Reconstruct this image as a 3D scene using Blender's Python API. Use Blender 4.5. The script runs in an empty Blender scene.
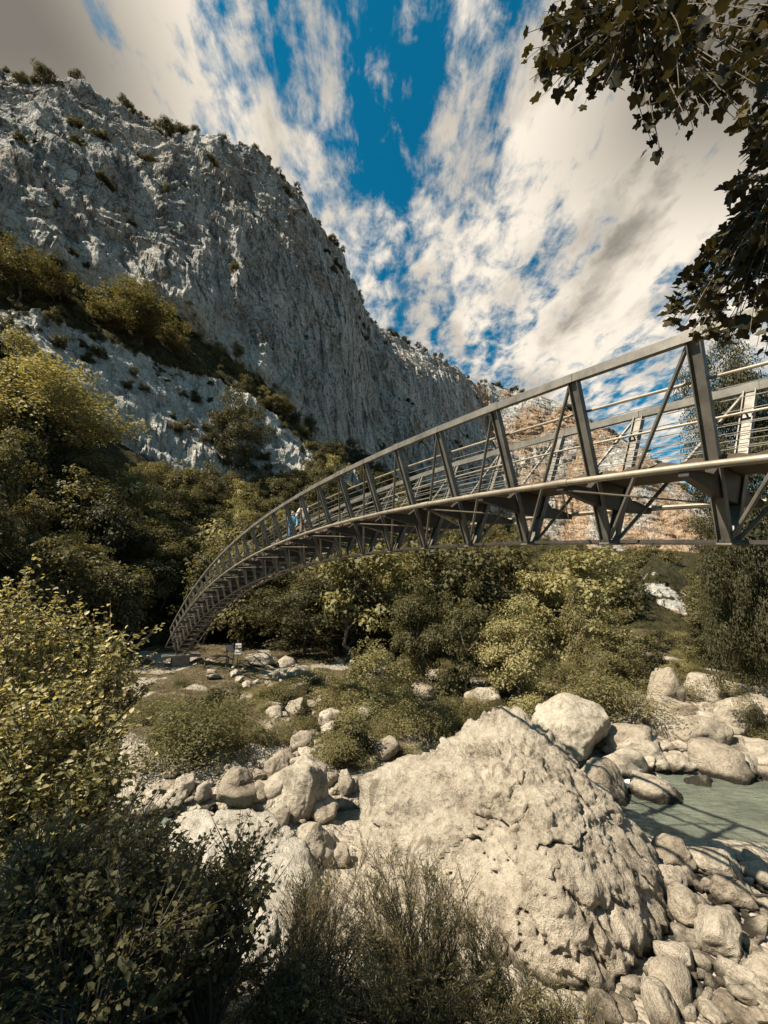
import bpy, bmesh, math, random
import numpy as np
from mathutils import Vector, Matrix
R = math.radians
sc = bpy.context.scene
col = sc.collection

# ------------------------------------------------------------------ camera
FPX, PITCH = 401.06, 0.2330
cam_d = bpy.data.cameras.new('camera')
cam_d.sensor_fit = 'VERTICAL'; cam_d.sensor_height = 36.0
cam_d.lens = FPX / 1024 * 36.0
cam_d.clip_start = 0.05; cam_d.clip_end = 5000
cam = bpy.data.objects.new('camera', cam_d); col.objects.link(cam)
cam.location = (0, 0, 0); cam.rotation_euler = (math.pi / 2 + PITCH, 0, 0)
sc.camera = cam

# ------------------------------------------------------------------ light
SUN_EL, SUN_AZ = 50.0, -119.0           # azimuth measured from +Y towards +X
SUN_STRENGTH = 5.0
sd = bpy.data.lights.new('sun', 'SUN'); sd.energy = SUN_STRENGTH; sd.angle = R(0.5); sd.color = (1.0, 0.885, 0.72)
sun = bpy.data.objects.new('sun', sd); col.objects.link(sun)
S = Vector((math.sin(R(SUN_AZ)) * math.cos(R(SUN_EL)), math.cos(R(SUN_AZ)) * math.cos(R(SUN_EL)), math.sin(R(SUN_EL))))
sun.rotation_euler = S.to_track_quat('Z', 'Y').to_euler()
sun.location = (-40, -10, 60)
sc.view_settings.view_transform = 'Standard'
sc.view_settings.look = 'None'
sc.view_settings.exposure = 1.05
sc.view_settings.gamma = 1.0
sc.view_settings.use_curve_mapping = False
sc.cycles.max_bounces = 6; sc.cycles.diffuse_bounces = 2; sc.cycles.glossy_bounces = 3
sc.cycles.transmission_bounces = 4; sc.cycles.use_denoising = True
sc.cycles.sample_clamp_indirect = 4


# ------------------------------------------------------------------ node helper
class NT:
    def __init__(self, tree):
        self.t = tree; tree.nodes.clear()

    def n(self, typ, ins=None, **kw):
        nd = self.t.nodes.new(typ)
        for k, v in kw.items():
            setattr(nd, k, v)
        for k, v in (ins or {}).items():
            s = nd.inputs[k]
            if isinstance(v, bpy.types.NodeSocket):
                self.t.links.new(v, s)
            else:
                s.default_value = v
        return nd

    def math(self, op, a, b=0.0, clamp=False):
        return self.n('ShaderNodeMath', {0: a, 1: b}, operation=op, use_clamp=clamp).outputs[0]

    def mix(self, f, a, b, blend='MIX'):
        nd = self.n('ShaderNodeMix', {0: f}, data_type='RGBA', blend_type=blend)
        for i, v in ((6, a), (7, b)):
            if isinstance(v, bpy.types.NodeSocket):
                self.t.links.new(v, nd.inputs[i])
            else:
                nd.inputs[i].default_value = (*v, 1) if len(v) == 3 else v
        return nd.outputs[2]

    def ramp(self, fac, stops, interp='LINEAR'):
        nd = self.n('ShaderNodeValToRGB', {0: fac})
        cr = nd.color_ramp; cr.interpolation = interp
        while len(cr.elements) > 1:
            cr.elements.remove(cr.elements[-1])
        for i, (p, c) in enumerate(stops):
            e = cr.elements[0] if i == 0 else cr.elements.new(p)
            e.position = p
            e.color = (*c, 1) if not isinstance(c, (int, float)) else (c, c, c, 1)
        return nd.outputs[0]

    def smooth(self, v, a, b, lo=0.0, hi=1.0):
        return self.n('ShaderNodeMapRange', {0: v, 1: a, 2: b, 3: lo, 4: hi}, interpolation_type='SMOOTHSTEP').outputs[0]

    def noise(self, vec, scale, detail=4, rough=.55, dist=0.0, out=0):
        return self.n('ShaderNodeTexNoise', {'Vector': vec, 'Scale': scale, 'Detail': detail, 'Roughness': rough, 'Distortion': dist}).outputs[out]

    def mapping(self, vec, scale=(1, 1, 1), loc=(0, 0, 0), rot=(0, 0, 0)):
        return self.n('ShaderNodeMapping', {0: vec, 1: loc, 2: rot, 3: scale}).outputs[0]


def mat(name):
    m = bpy.data.materials.new(name); m.use_nodes = True
    return m, NT(m.node_tree)


def out(nt, shader):
    nt.n('ShaderNodeOutputMaterial', {0: shader})


# ------------------------------------------------------------------ sky
w = bpy.data.worlds.new('World'); sc.world = w; w.use_nodes = True
nt = NT(w.node_tree)
sky = nt.n('ShaderNodeTexSky', sky_type='NISHITA', sun_disc=False, sun_elevation=R(SUN_EL), sun_rotation=R(SUN_AZ),
           air_density=1.0, dust_density=0.6, ozone_density=2.5)
skyc = nt.mix(1.0, sky.outputs[0], (0.03, 0.80, 0.86), 'MULTIPLY')
gen = nt.n('ShaderNodeTexCoord').outputs['Generated']
sep = nt.n('ShaderNodeSeparateXYZ', {0: gen})
zz = nt.math('MAXIMUM', sep.outputs[2], 0.06)
px = nt.math('DIVIDE', sep.outputs[0], zz); py = nt.math('DIVIDE', sep.outputs[1], zz)
pv = nt.n('ShaderNodeCombineXYZ', {0: px, 1: py, 2: 0.0}).outputs[0]
wob = nt.noise(nt.mapping(pv, (4.5, 2.6, 1), (3.1, 1.7, 0)), 1.0, 6, .6, .3)
pxw = nt.math('ADD', px, nt.math('MULTIPLY', nt.math('SUBTRACT', wob, .5), .40))
streak = nt.noise(nt.mapping(pv, (6.6, 3.0, 1), (1.3, 4.2, 0)), 1.0, 9, .62, .35)
puff = nt.noise(nt.mapping(pv, (15.0, 11.0, 1), (7.3, 0.4, 0)), 1.0, 8, .62, .3)
den = nt.math('ADD', nt.math('MULTIPLY', streak, .52), nt.math('MULTIPLY', puff, .48))
wisp = nt.noise(nt.mapping(pv, (11.0, 1.7, 1), (2.2, 6.1, 0), (0, 0, R(4))), 1.0, 5, .6, .25)
den = nt.math('ADD', den, nt.math('MULTIPLY', nt.math('SUBTRACT', wisp, .5), nt.smooth(py, .6, .95, .48, .12)))
# how much cloud there is, from left to right across the streets of cloud
covx = nt.ramp(nt.n('ShaderNodeMapRange', {0: pxw, 1: -1.0, 2: 1.0, 3: 0.0, 4: 1.0}).outputs[0],
               [(0.0, .25), (.10, .86), (.26, .78), (.32, .68), (.38, .60), (.42, .48), (.455, .43), (.51, .38), (.55, .42), (.60, .56), (.66, .74), (.75, .86), (.9, .88), (1.0, .4)], 'EASE')
covx = nt.n('ShaderNodeRGBToBW', {0: covx}).outputs[0]
# farther along the streets the blue breaks up into a mackerel sky
far = nt.smooth(py, .66, 1.0)
midc = nt.smooth(nt.math('ABSOLUTE', nt.math('SUBTRACT', pxw, .20)), .55, .1)
cov = nt.n('ShaderNodeMix', {0: far, 2: covx, 3: .60}).outputs[0]
cov = nt.math('MAXIMUM', cov, nt.math('MULTIPLY', covx, nt.smooth(midc, 1.0, 0.0)))
cov = nt.n('ShaderNodeMix', {0: nt.smooth(py, 1.25, 1.9), 2: cov, 3: .56}).outputs[0]
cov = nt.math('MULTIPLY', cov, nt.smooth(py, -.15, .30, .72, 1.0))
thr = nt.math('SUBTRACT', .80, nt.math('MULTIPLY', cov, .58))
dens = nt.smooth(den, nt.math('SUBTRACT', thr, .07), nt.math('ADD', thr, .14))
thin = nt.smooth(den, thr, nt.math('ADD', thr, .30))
shade = nt.noise(nt.mapping(pv, (4.0, 2.4, 1), (9.0, 2.2, 0)), 1.0, 6, .55, .2)
greyf = nt.math('MULTIPLY', nt.smooth(shade, .40, .66), nt.math('ADD', .35, nt.math('MULTIPLY', thin, .5)))
side = nt.smooth(nt.math('ABSOLUTE', px), .24, .62)          # corner darkening put into the cloud colour, both sides overhead
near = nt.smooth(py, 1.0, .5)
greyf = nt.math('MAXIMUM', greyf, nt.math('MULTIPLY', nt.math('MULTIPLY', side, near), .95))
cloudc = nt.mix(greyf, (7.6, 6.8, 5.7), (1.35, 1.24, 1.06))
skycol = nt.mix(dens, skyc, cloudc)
# pale air low over the horizon
skycol = nt.mix(nt.smooth(sep.outputs[2], .28, .0), skycol, (5.4, 5.3, 4.9))
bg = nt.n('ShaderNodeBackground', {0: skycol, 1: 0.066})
nt.n('ShaderNodeOutputWorld', {0: bg.outputs[0]})

# ------------------------------------------------------------------ numpy noise
_rs = np.random.RandomState(11)
_perm = _rs.permutation(256).astype(np.int32); _perm = np.concatenate([_perm, _perm, _perm])
_g = _rs.normal(size=(256, 3)).astype(np.float32); _g /= np.linalg.norm(_g, axis=1)[:, None]


def pn(p):
    p = np.asarray(p, np.float32)
    i = np.floor(p).astype(np.int32); f = p - i; i &= 255
    u = f * f * f * (f * (f * 6 - 15) + 10)
    res = np.zeros(len(p), np.float32)
    for dx in (0, 1):
        a = _perm[i[:, 0] + dx]; wx = u[:, 0] if dx else 1 - u[:, 0]
        for dy in (0, 1):
            b = _perm[a + i[:, 1] + dy]; wy = wx * (u[:, 1] if dy else 1 - u[:, 1])
            for dz in (0, 1):
                h = _perm[b + i[:, 2] + dz] & 255; g = _g[h]
                d = g[:, 0] * (f[:, 0] - dx) + g[:, 1] * (f[:, 1] - dy) + g[:, 2] * (f[:, 2] - dz)
                res += wy * (u[:, 2] if dz else 1 - u[:, 2]) * d
    return res * 1.5


def fbm(p, octv=4, gain=.5, lac=2.03):
    a, s = 1.0, 0.0
    p = np.asarray(p, np.float32).copy()
    for k in range(octv):
        s = s + a * pn(p); p = p * lac + 17.3; a *= gain
    return s


def ridged(p, octv=4, gain=.5, lac=2.1):
    a, s = 1.0, 0.0
    p = np.asarray(p, np.float32).copy()
    for k in range(octv):
        s = s + a * (1 - 2 * np.abs(pn(p))); p = p * lac + 9.7; a *= gain
    return s


_fj = _rs.rand(256, 3).astype(np.float32); _fg = _rs.normal(size=(256, 3)).astype(np.float32); _fh = _rs.rand(256).astype(np.float32)


def facets(p, seed=0.0, warp=.25):
    """chipped stone: every cell of a jittered lattice is its own tilted plane"""
    p = np.asarray(p, np.float32) + np.float32(seed)
    p = p + warp * np.stack([pn(p * 1.7), pn(p * 1.7 + 31), pn(p * 1.7 + 57)], 1)
    i = np.floor(p).astype(np.int32); f = p - i; i &= 255
    best = np.full(len(p), 9.0, np.float32); val = np.zeros(len(p), np.float32)
    for dx in (-1, 0, 1):
        a = _perm[(i[:, 0] + dx) & 255]
        for dy in (-1, 0, 1):
            b = _perm[a + ((i[:, 1] + dy) & 255)]
            for dz in (-1, 0, 1):
                h = _perm[b + ((i[:, 2] + dz) & 255)] & 255
                q = f - (_fj[h] + np.array([dx, dy, dz], np.float32)); d = (q * q).sum(1)
                m = d < best; best = np.where(m, d, best); val = np.where(m, _fh[h] - .5 + .55 * (q * _fg[h]).sum(1), val)
    return val


# ------------------------------------------------------------------ object helpers
def mesh_np(name, V, F, smooth=False, attr=None):
    """F: (n,k) int array or list of arrays with different k"""
    me = bpy.data.meshes.new(name)
    V = np.asarray(V, np.float32)
    Fs = F if isinstance(F, list) else [F]
    Fs = [np.asarray(f, np.int32) for f in Fs if len(f)]
    me.vertices.add(len(V)); me.vertices.foreach_set('co', V.ravel())
    nl = sum(f.size for f in Fs); npoly = sum(len(f) for f in Fs)
    me.loops.add(nl); me.loops.foreach_set('vertex_index', np.concatenate([f.ravel() for f in Fs]))
    st = []; o = 0
    for f in Fs:
        st.append(o + np.arange(len(f)) * f.shape[1]); o += f.size
    me.polygons.add(npoly); me.polygons.foreach_set('loop_start', np.concatenate(st).astype(np.int32))
    if smooth:
        me.polygons.foreach_set('use_smooth', np.ones(npoly, bool))
    for an, (dom, vals) in (attr or {}).items():
        a = me.attributes.new(an, 'FLOAT', dom); a.data.foreach_set('value', np.asarray(vals, np.float32).ravel())
    me.update(calc_edges=True); me.validate()
    return me


def link(name, me, m=None, parent=None, loc=None):
    o = bpy.data.objects.new(name, me); col.objects.link(o)
    if m is not None and me is not None and not me.materials:
        me.materials.append(m)
    if parent is not None:
        o.parent = parent
    if loc is not None:
        o.location = loc
    return o


def tag(o, label=None, cat=None, group=None, kind=None):
    if label: o['label'] = label
    if cat: o['category'] = cat
    if group: o['group'] = group
    if kind: o['kind'] = kind
    return o


def empty(name, loc, label, cat, group=None):
    o = bpy.data.objects.new(name, None); col.objects.link(o); o.location = loc; o.empty_display_size = .3
    return tag(o, label, cat, group)


class MB:
    """collects bars and tubes into one mesh, points in world space"""
    def __init__(self): self.V = []; self.Q = []; self.T = []; self.n = 0

    def add(self, V, Q):
        V = np.asarray(V, float); self.V.append(V); self.Q += [[i + self.n for i in q] for q in Q]; self.n += len(V)

    def prism(self, p, q, prof, side, caps=True):
        """prof: list of (a,b): a along side vector, b along the other; runs from p to q"""
        p, q = np.asarray(p, float), np.asarray(q, float)
        d = q - p; d /= np.linalg.norm(d)
        s = np.asarray(side, float); s = s - d * (s @ d); s /= np.linalg.norm(s); t = np.cross(d, s)
        n = len(prof); V = [p + a * s + b * t for a, b in prof] + [q + a * s + b * t for a, b in prof]
        Q = [[i, (i + 1) % n, n + (i + 1) % n, n + i] for i in range(n)]
        if caps: Q += [list(range(n))[::-1], list(range(n, 2 * n))]
        self.add(V, Q)

    def bar(self, p, q, a, b, side): self.prism(p, q, [(-a / 2, -b / 2), (a / 2, -b / 2), (a / 2, b / 2), (-a / 2, b / 2)], side)

    def rod(self, p, q, r, n=8):
        d = np.asarray(q, float) - np.asarray(p, float)
        side = (0, 0, 1) if abs(d[2]) < .9 * np.linalg.norm(d) else (1, 0, 0)
        self.prism(p, q, [(r * math.cos(6.2832 * i / n), r * math.sin(6.2832 * i / n)) for i in range(n)], side)

    def box(self, c, s, rz=0):
        x, y, z = [v / 2 for v in s]; cz, sz = math.cos(rz), math.sin(rz)
        V = [(c[0] + a * x * cz - b * y * sz, c[1] + a * x * sz + b * y * cz, c[2] + d * z) for d in (-1, 1) for a, b in ((-1, -1), (1, -1), (1, 1), (-1, 1))]
        self.add(V, [[3, 2, 1, 0], [4, 5, 6, 7], [0, 1, 5, 4], [1, 2, 6, 5], [2, 3, 7, 6], [3, 0, 4, 7]])

    def build(self, name, m, parent, smooth=False):
        V = np.concatenate(self.V)
        if parent is not None: V = V - np.array(parent.location)
        me = bpy.data.meshes.new(name); me.from_pydata([tuple(v) for v in V], [], self.Q); me.update()
        if smooth:
            for p in me.polygons: p.use_smooth = True
            me.set_sharp_from_angle(angle=R(40))
        return link(name, me, m, parent)


def tubes_np(paths, nseg=6):
    """paths: list of (points (k,3), radii (k)) -> V,F quads"""
    Vs, Fs, o = [], [], 0
    for P, r in paths:
        P = np.asarray(P, float); k = len(P)
        T = np.gradient(P, axis=0); T /= np.linalg.norm(T, axis=1)[:, None] + 1e-9
        ref = np.where(np.abs(T[:, 2:3]) > .9, np.array([[1., 0, 0]]), np.array([[0, 0, 1.]]))
        A = np.cross(T, ref); A /= np.linalg.norm(A, axis=1)[:, None] + 1e-9; B = np.cross(T, A)
        an = np.arange(nseg) * 2 * np.pi / nseg
        V = P[:, None] + np.asarray(r)[:, None, None] * (np.cos(an)[None, :, None] * A[:, None] + np.sin(an)[None, :, None] * B[:, None])
        i, j = np.meshgrid(np.arange(k - 1), np.arange(nseg), indexing='ij'); j2 = (j + 1) % nseg
        F = np.stack([i * nseg + j, i * nseg + j2, (i + 1) * nseg + j2, (i + 1) * nseg + j], -1).reshape(-1, 4) + o
        Vs.append(V.reshape(-1, 3)); Fs.append(F); o += k * nseg
    return np.concatenate(Vs), np.concatenate(Fs)


# ------------------------------------------------------------------ sight lines of the survey (pixel -> direction)
CP, SP_ = math.cos(PITCH), math.sin(PITCH)


def ray(x, y):
    u = (x - 384) / FPX; v = (512 - y) / FPX
    return np.array([u, CP - v * SP_, SP_ + v * CP])


def at(x, y, Y):
    d = ray(x, y); return d * (Y / d[1])


def azel(x, y):
    d = ray(x, y); return math.degrees(math.atan2(d[0], d[1])), math.atan2(d[2], math.hypot(d[0], d[1]))


# ------------------------------------------------------------------ ground heights
WATER_Z = -6.0
_rx = np.array([-60, -25, -12, -4, -1, 3, 7, 10, 14, 22, 40, 80.]); _ry = np.array([2, 8, 12, 13.3, 13.5, 14.2, 14.8, 14.4, 14.5, 17.0, 30, 80.])
_rw = np.array([2, 2, 1.2, .42, .42, 1.0, 2.2, 2.0, 1.7, 1.8, 2.2, 2.])


def sstep(a, b, x):
    t = np.clip((x - a) / (b - a), 0, 1); return t * t * (3 - 2 * t)


def river(x): return np.interp(x, _rx, _ry), np.interp(x, _rx, _rw)


def ground_smooth(x, y):
    yc, hw = river(x)
    far = -5.72 + np.clip(y - yc - hw, 0, None) * 0.036
    far = np.maximum(far, -5.9)
    toe = np.interp(x, [-6, 0, 4, 8], [9.0, 8.2, 7.0, 6.4])
    near = -1.62 - (5.78 - 1.62) * sstep(0.8, 1, (y - 0) / toe * .55 + .45) - (sstep(-.4, 1., y / toe) * 0)
    t = np.clip((y - 0.9) / (toe - 0.9), 0, 1)
    near = -1.62 - 4.16 * (t * .75 + .25 * t * t * (3 - 2 * t))
    z = np.where(y > yc, far, near)
    d = np.abs(y - yc) / hw
    bed = -6.75 + 1.0 * sstep(.55, 1.35, d)
    z = np.where(d < 1.35, np.minimum(z, bed), z)
    z = z - .75 * np.exp(-((x + 18.6) ** 2 + (y - 38) ** 2) / 18)
    # the gorge sides rise beyond
    r = np.hypot(x, y)
    z = z + np.where((x > 30) & (y > -20), sstep(30, 160, x - .25 * y) * 45, 0)
    z = np.minimum(z, np.where(y > 60, -4.3, 60))
    return z


def ground(x, y):
    x = np.atleast_1d(np.asarray(x, float)); y = np.atleast_1d(np.asarray(y, float))
    z = ground_smooth(x, y)
    P = np.stack([x, y, np.zeros_like(x)], 1)
    yc, hw = river(x); d = np.abs(y - yc) / hw
    amp = np.clip(d - .6, 0.1, 1)
    r = np.hypot(x, y)
    amp = amp * sstep(0.5, 3, r)
    return z + amp * (fbm(P * .22, 3) * .28 + fbm(P * 1.1 + 31, 3) * .11 + ridged(P * 3.1 + 7, 2) * .035)


# ------------------------------------------------------------------ mountain (both walls of the gorge in one sheet)
def line(pts): return np.array([azel(*p) for p in pts])


L_rim = line([(0, 96), (25, 102), (45, 99), (80, 114), (120, 124), (165, 137), (200, 149), (250, 166), (275, 186), (300, 207), (320, 229), (343, 256), (350, 288), (375, 331), (420, 351), (450, 370), (475, 387), (505, 389), (530, 396), (555, 403), (600, 431), (640, 446), (660, 470), (690, 498), (720, 520), (768, 540)])
L_base = line([(0, 250), (60, 278), (110, 302), (150, 306), (190, 335), (230, 362), (270, 392), (310, 440), (350, 455), (400, 485), (470, 515), (560, 545), (620, 550), (690, 549), (768, 565)])
L_st = line([(0, 318), (50, 322), (100, 345), (150, 362), (200, 375), (250, 395), (290, 432), (320, 455), (400, 496), (470, 527), (540, 570), (590, 590), (630, 592), (650, 572), (668, 578), (690, 600), (768, 632)])
L_sb = line([(0, 352), (60, 402), (120, 446), (180, 478), (240, 498), (300, 492), (340, 484), (400, 505), (470, 540), (540, 590), (590, 592), (630, 595), (690, 618), (768, 640)])
RT = np.array([(-90, 70, 180, 205, 250, 350), (-75, 48, 125, 146, 176, 248), (-65, 40, 106, 126, 154, 216), (-53, 36, 92, 112, 134, 192), (-36, 47, 98, 118, 134, 180), (-23, 56, 104, 122, 138, 182), (-14, 62, 112, 124, 146, 194),
               (-7, 66, 120, 128, 168, 220), (-1.5, 72, 150, 155, 218, 280), (5.8, 82, 160, 165, 248, 305), (13, 90, 160, 166, 300, 360), (17, 95, 150, 160, 335, 405),
               (25, 95, 140, 155, 345, 420), (34, 95, 130, 150, 330, 415), (40, 95, 130, 150, 320, 405), (62, 90, 130, 150, 300, 400)], float)
az = np.concatenate([np.linspace(-90, -54, 60, endpoint=False), np.linspace(-54, 44, 1240, endpoint=False), np.linspace(44, 62, 30)])
rr = [np.interp(az, RT[:, 0], RT[:, i]) for i in range(1, 6)]
kern = np.hanning(41); kern /= kern.sum()
rr = [np.convolve(np.pad(r_, 20, mode='edge'), kern, 'valid') for r_ in rr]
ee = [None] + [np.interp(az, L[:, 0], L[:, 1]) for L in (L_sb, L_st, L_base, L_rim)]
zz_ = [np.full_like(az, -5.2)] + [rr[i] * np.tan(ee[i]) for i in range(1, 5)]
j0 = int(np.searchsorted(az, -53.5))
low = .30 + .70 * sstep(-68, -55, az[:j0])
for q in zz_[1:]: q[:j0] = q[j0] * low       # unseen wall outside the frame, lowered so sunlight reaches the slope
rr += [rr[4] + 60, rr[4] + 260]; zz_ += [zz_[4] + 6, zz_[4] + 15]
rr = [rr[0] - 12] + rr; zz_ = [zz_[0] - 1.5] + zz_
ROWS = [4, 80, 40, 40, 270, 12, 6]     # rows between successive lines
RROW, ZROW, ROCK, TOP = [], [], [], []
for i, nrow in enumerate(ROWS):
    for k in range(nrow):
        t = k / nrow
        RROW.append(rr[i] * (1 - t) + rr[i + 1] * t)
        tz = t
        if i == 4:   # cliff: a steep wall standing on a scree, bevelled at the rim
            tz = t + .10 * np.sin(np.pi * t)
        ZROW.append(zz_[i] * (1 - tz) + zz_[i + 1] * tz)
        rk = {0: 0, 1: 0, 2: 1, 3: .25, 4: 1, 5: .2, 6: 0}[i]
        if i == 1: rk = sstep(.93, 1.0, t) * .6
        if i == 3: rk = .25 + .75 * sstep(.8, 1, t)
        if i == 4: rk = 1 - .8 * sstep(.97, 1, t)
        ROCK.append(np.full_like(az, rk)); TOP.append(np.full_like(az, {5: 1, 6: 1}.get(i, 0) + (sstep(.96, 1, t) if i == 4 else 0)))
RM = np.array(RROW); ZM = np.array(ZROW); ROCK = np.array(ROCK); TOP = np.array(TOP)
AZ = np.broadcast_to(np.radians(az), RM.shape)
P0 = np.stack([RM * np.sin(AZ), RM * np.cos(AZ), ZM], -1)
nr, ncl = RM.shape
flat = P0.reshape(-1, 3); rock = ROCK.ravel(); rflat = RM.ravel()
# wall coordinates: arc length along the wall, height
sarc = np.concatenate([[0], np.cumsum(np.linalg.norm(np.diff(P0[300, :, :2], axis=0), axis=1))]); SA = np.broadcast_to(sarc, RM.shape).ravel()
big = fbm(flat * np.array([1 / 48, 1 / 48, 1 / 70]), 3)
# buttresses and flutes run down the wall and lean a little with the bedding
lean = SA + .35 * flat[:, 2] + 9 * fbm(flat / 30, 2)
flute = ridged(np.stack([lean / 15, flat[:, 2] / 85, np.full_like(SA, 3.3)], 1), 3)
flute2 = ridged(np.stack([lean / 4.2, flat[:, 2] / 26, np.full_like(SA, 8.3)], 1), 3)
bed = flat[:, 2] + .30 * SA * np.where(SA > 0, 1, 1) + 8 * fbm(flat / 45 + 5, 2)
strata = ridged(np.stack([bed / 9.0, SA / 60, np.full_like(SA, 1.0)], 1), 2)
strat2 = ridged(np.stack([bed / 2.6, SA / 14, flat[:, 0] / 30], 1), 3)
fine = ridged(flat / 5.0, 3)
blk = facets(np.stack([lean / 11, flat[:, 1] / 11, flat[:, 2] / 20], 1)); blk2 = facets(np.stack([lean / 4.0, flat[:, 1] / 4.0, bed / 5.5], 1), 9.0)
disp = rock * (big * 7.5 + flute * 2.1 + flute2 * .35 + strata * 1.9 + strat2 * .8 + fine * .35 + blk * 1.4 + blk2 * .7)
slab = (ROCK > .9) & (np.arange(nr)[:, None] < 4 + 80 + 40)
disp = np.where(slab.ravel(), fbm(flat / 14, 3) * 2.0 + strata * .5 + strat2 * .6 + fine * .35 + blk * .9 + blk2 * .9, disp)
soil = (1 - rock) * (fbm(flat / 12 + 3, 4) * 1.6 + ridged(flat / 5, 3) * .4) * sstep(0, 40, rflat - 40)
outw = np.stack([-np.sin(AZ), -np.cos(AZ), np.full_like(AZ, .35)], -1).reshape(-1, 3)
flat2 = flat + outw * disp[:, None] + np.array([0, 0, 1.]) * soil[:, None]
PM = flat2.reshape(nr, ncl, 3)
# vegetation cover, patchy: soil bands, ledges
veg = (1 - rock) * 1.0 + .55 * TOP.ravel() + .35 * fbm(flat / 9 + 40, 4) - .12
lowface = np.clip((rock > .9) * (.25 * strat2 * (flat[:, 2] < 120) + .45 * fbm(flat / 22 + 11, 4) - .32), -1, 1)
lowface = lowface + np.where(slab.ravel() & (np.degrees(AZ).ravel() > 16), .30 + .9 * fbm(flat / np.array([16, 16, 5.]) + 23, 4), 0)
veg = np.where(rock > .9, lowface, veg)
orange = sstep(11.0, 21, np.degrees(AZ).ravel() + 5 * fbm(flat / 40 + 2, 3)) * (.45 + .55 * sstep(-.35, .35, fbm(flat / np.array([28, 28, 60.]) + 8, 4))) + .40 * sstep(.3, .8, fbm(flat / np.array([26, 26, 40.]) + 77, 3)) * (rock > .5)
slabv = slab.ravel() * 1.0 + .75 * sstep(20, 0, np.abs(flat[:, 2] - np.interp(np.degrees(AZ).ravel(), az, zz_[4])) - 2) * (rock > .4) * (np.degrees(AZ).ravel() < 8)
ii, jj = np.meshgrid(np.arange(nr - 1), np.arange(ncl - 1), indexing='ij'); b = ii * ncl + jj
Fm = np.stack([b, b + 1, b + ncl + 1, b + ncl], -1).reshape(-1, 4)
me_mtn = mesh_np('mountain', flat2, Fm, smooth=False, attr={'veg': ('POINT', veg), 'orange': ('POINT', orange), 'pale': ('POINT', slabv)})

m_mtn, nt = mat('cliff_limestone')
geo = nt.n('ShaderNodeNewGeometry'); pos = geo.outputs['Position']
nz = nt.n('ShaderNodeSeparateXYZ', {0: geo.outputs['Normal']}).outputs[2]
A = lambda k: nt.n('ShaderNodeAttribute', attribute_name=k).outputs['Fac']
vstr = nt.noise(nt.mapping(pos, (.14, .14, .018), (0, 0, 0), (0, R(14), 0)), 1.0, 7, .62, .6)
vstr2 = nt.noise(nt.mapping(pos, (.42, .42, .035), (4, 0, 0), (0, R(10), 0)), 1.0, 7, .66, .8)
blot = nt.noise(pos, .045, 6, .6, .3)
fin = nt.noise(pos, .9, 5, .7)
base = nt.ramp(nt.math('ADD', nt.math('MULTIPLY', vstr, .6), nt.math('MULTIPLY', fin, .4)), [(.30, (.060, .060, .060)), (.39, (.23, .23, .225)), (.48, (.46, .455, .43)), (.60, (.66, .64, .585))])
warm = nt.mix(nt.smooth(blot, .50, .64), base, nt.mix(.45, base, (.44, .33, .24)))
org = nt.ramp(nt.math('ADD', nt.math('MULTIPLY', vstr, .5), nt.math('MULTIPLY', fin, .5)), [(.30, (.10, .075, .055)), (.42, (.34, .21, .12)), (.52, (.50, .36, .24)), (.66, (.50, .45, .38))])
c = nt.mix(nt.smooth(nt.math('ADD', A('orange'), nt.math('MULTIPLY', nt.math('SUBTRACT', blot, .5), 1.2)), .35, .9), warm, org)
black = nt.smooth(vstr2, .53, .66)
c = nt.mix(nt.math('MULTIPLY', black, .62), c, (.035, .036, .038))
palec = nt.ramp(nt.math('ADD', nt.math('MULTIPLY', nt.noise(pos, .35, 6, .65), .5), nt.math('MULTIPLY', fin, .5)), [(.28, (.08, .073, .06)), (.38, (.38, .36, .32)), (.50, (.60, .58, .525)), (.7, (.70, .68, .63))])
c = nt.mix(nt.smooth(A('pale'), .3, .8), c, palec)
for sc_, rot_, wd_ in (((.10, .10, .030), R(18), .020), ((.05, .05, .16), R(-16), .016), ((.30, .30, .10), R(24), .022)):
    cn = nt.noise(nt.mapping(pos, sc_, (5, 2, 1), (0, rot_, 0)), 1.0, 6, .6, .9)
    c = nt.mix(nt.math('MULTIPLY', nt.smooth(nt.math('ABSOLUTE', nt.math('SUBTRACT', cn, .5)), wd_ * .8, .003, 0.0, .75), nt.math('SUBTRACT', 1.0, nt.math('MULTIPLY', A('pale'), .45))), c, (.06, .056, .052))
vg = nt.smooth(nt.math('ADD', A('veg'), nt.math('ADD', nt.math('MULTIPLY', nt.math('SUBTRACT', nt.noise(pos, .28, 5, .65), .5), 1.1), nt.math('MULTIPLY', nz, .15))), .22, .38)
vc = nt.ramp(nt.noise(pos, .8, 5, .7), [(.3, (.020, .019, .010)), (.5, (.050, .046, .020)), (.7, (.10, .085, .038))])
c = nt.mix(vg, c, vc)
h1 = nt.math('ADD', nt.math('MULTIPLY', vstr, 2.0), nt.math('ADD', nt.math('MULTIPLY', fin, .9), nt.math('MULTIPLY', nt.noise(pos, .28, 6, .65, .5), 2.2)))
bmp = nt.n('ShaderNodeBump', {'Strength': 1.0, 'Distance': 1.8, 'Height': h1})
bs = nt.n('ShaderNodeBsdfPrincipled', {'Base Color': c, 'Roughness': .95, 'Normal': bmp.outputs[0]})
bs.inputs['Specular IOR Level'].default_value = .1
out(nt, bs.outputs[0])
tag(link('mountain', me_mtn, m_mtn), 'grey limestone cliffs of the gorge above a wooded slope', 'mountain', kind='structure')


def hit_mtn(x, y):
    a, e = azel(x, y); j = int(np.clip(np.searchsorted(az, a), 1, ncl - 1))
    p = PM[:, j]; el = np.arctan2(p[:, 2], np.hypot(p[:, 0], p[:, 1]))
    k = np.argmax(el >= e)
    return p[k].copy() if el[k] >= e else None


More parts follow.
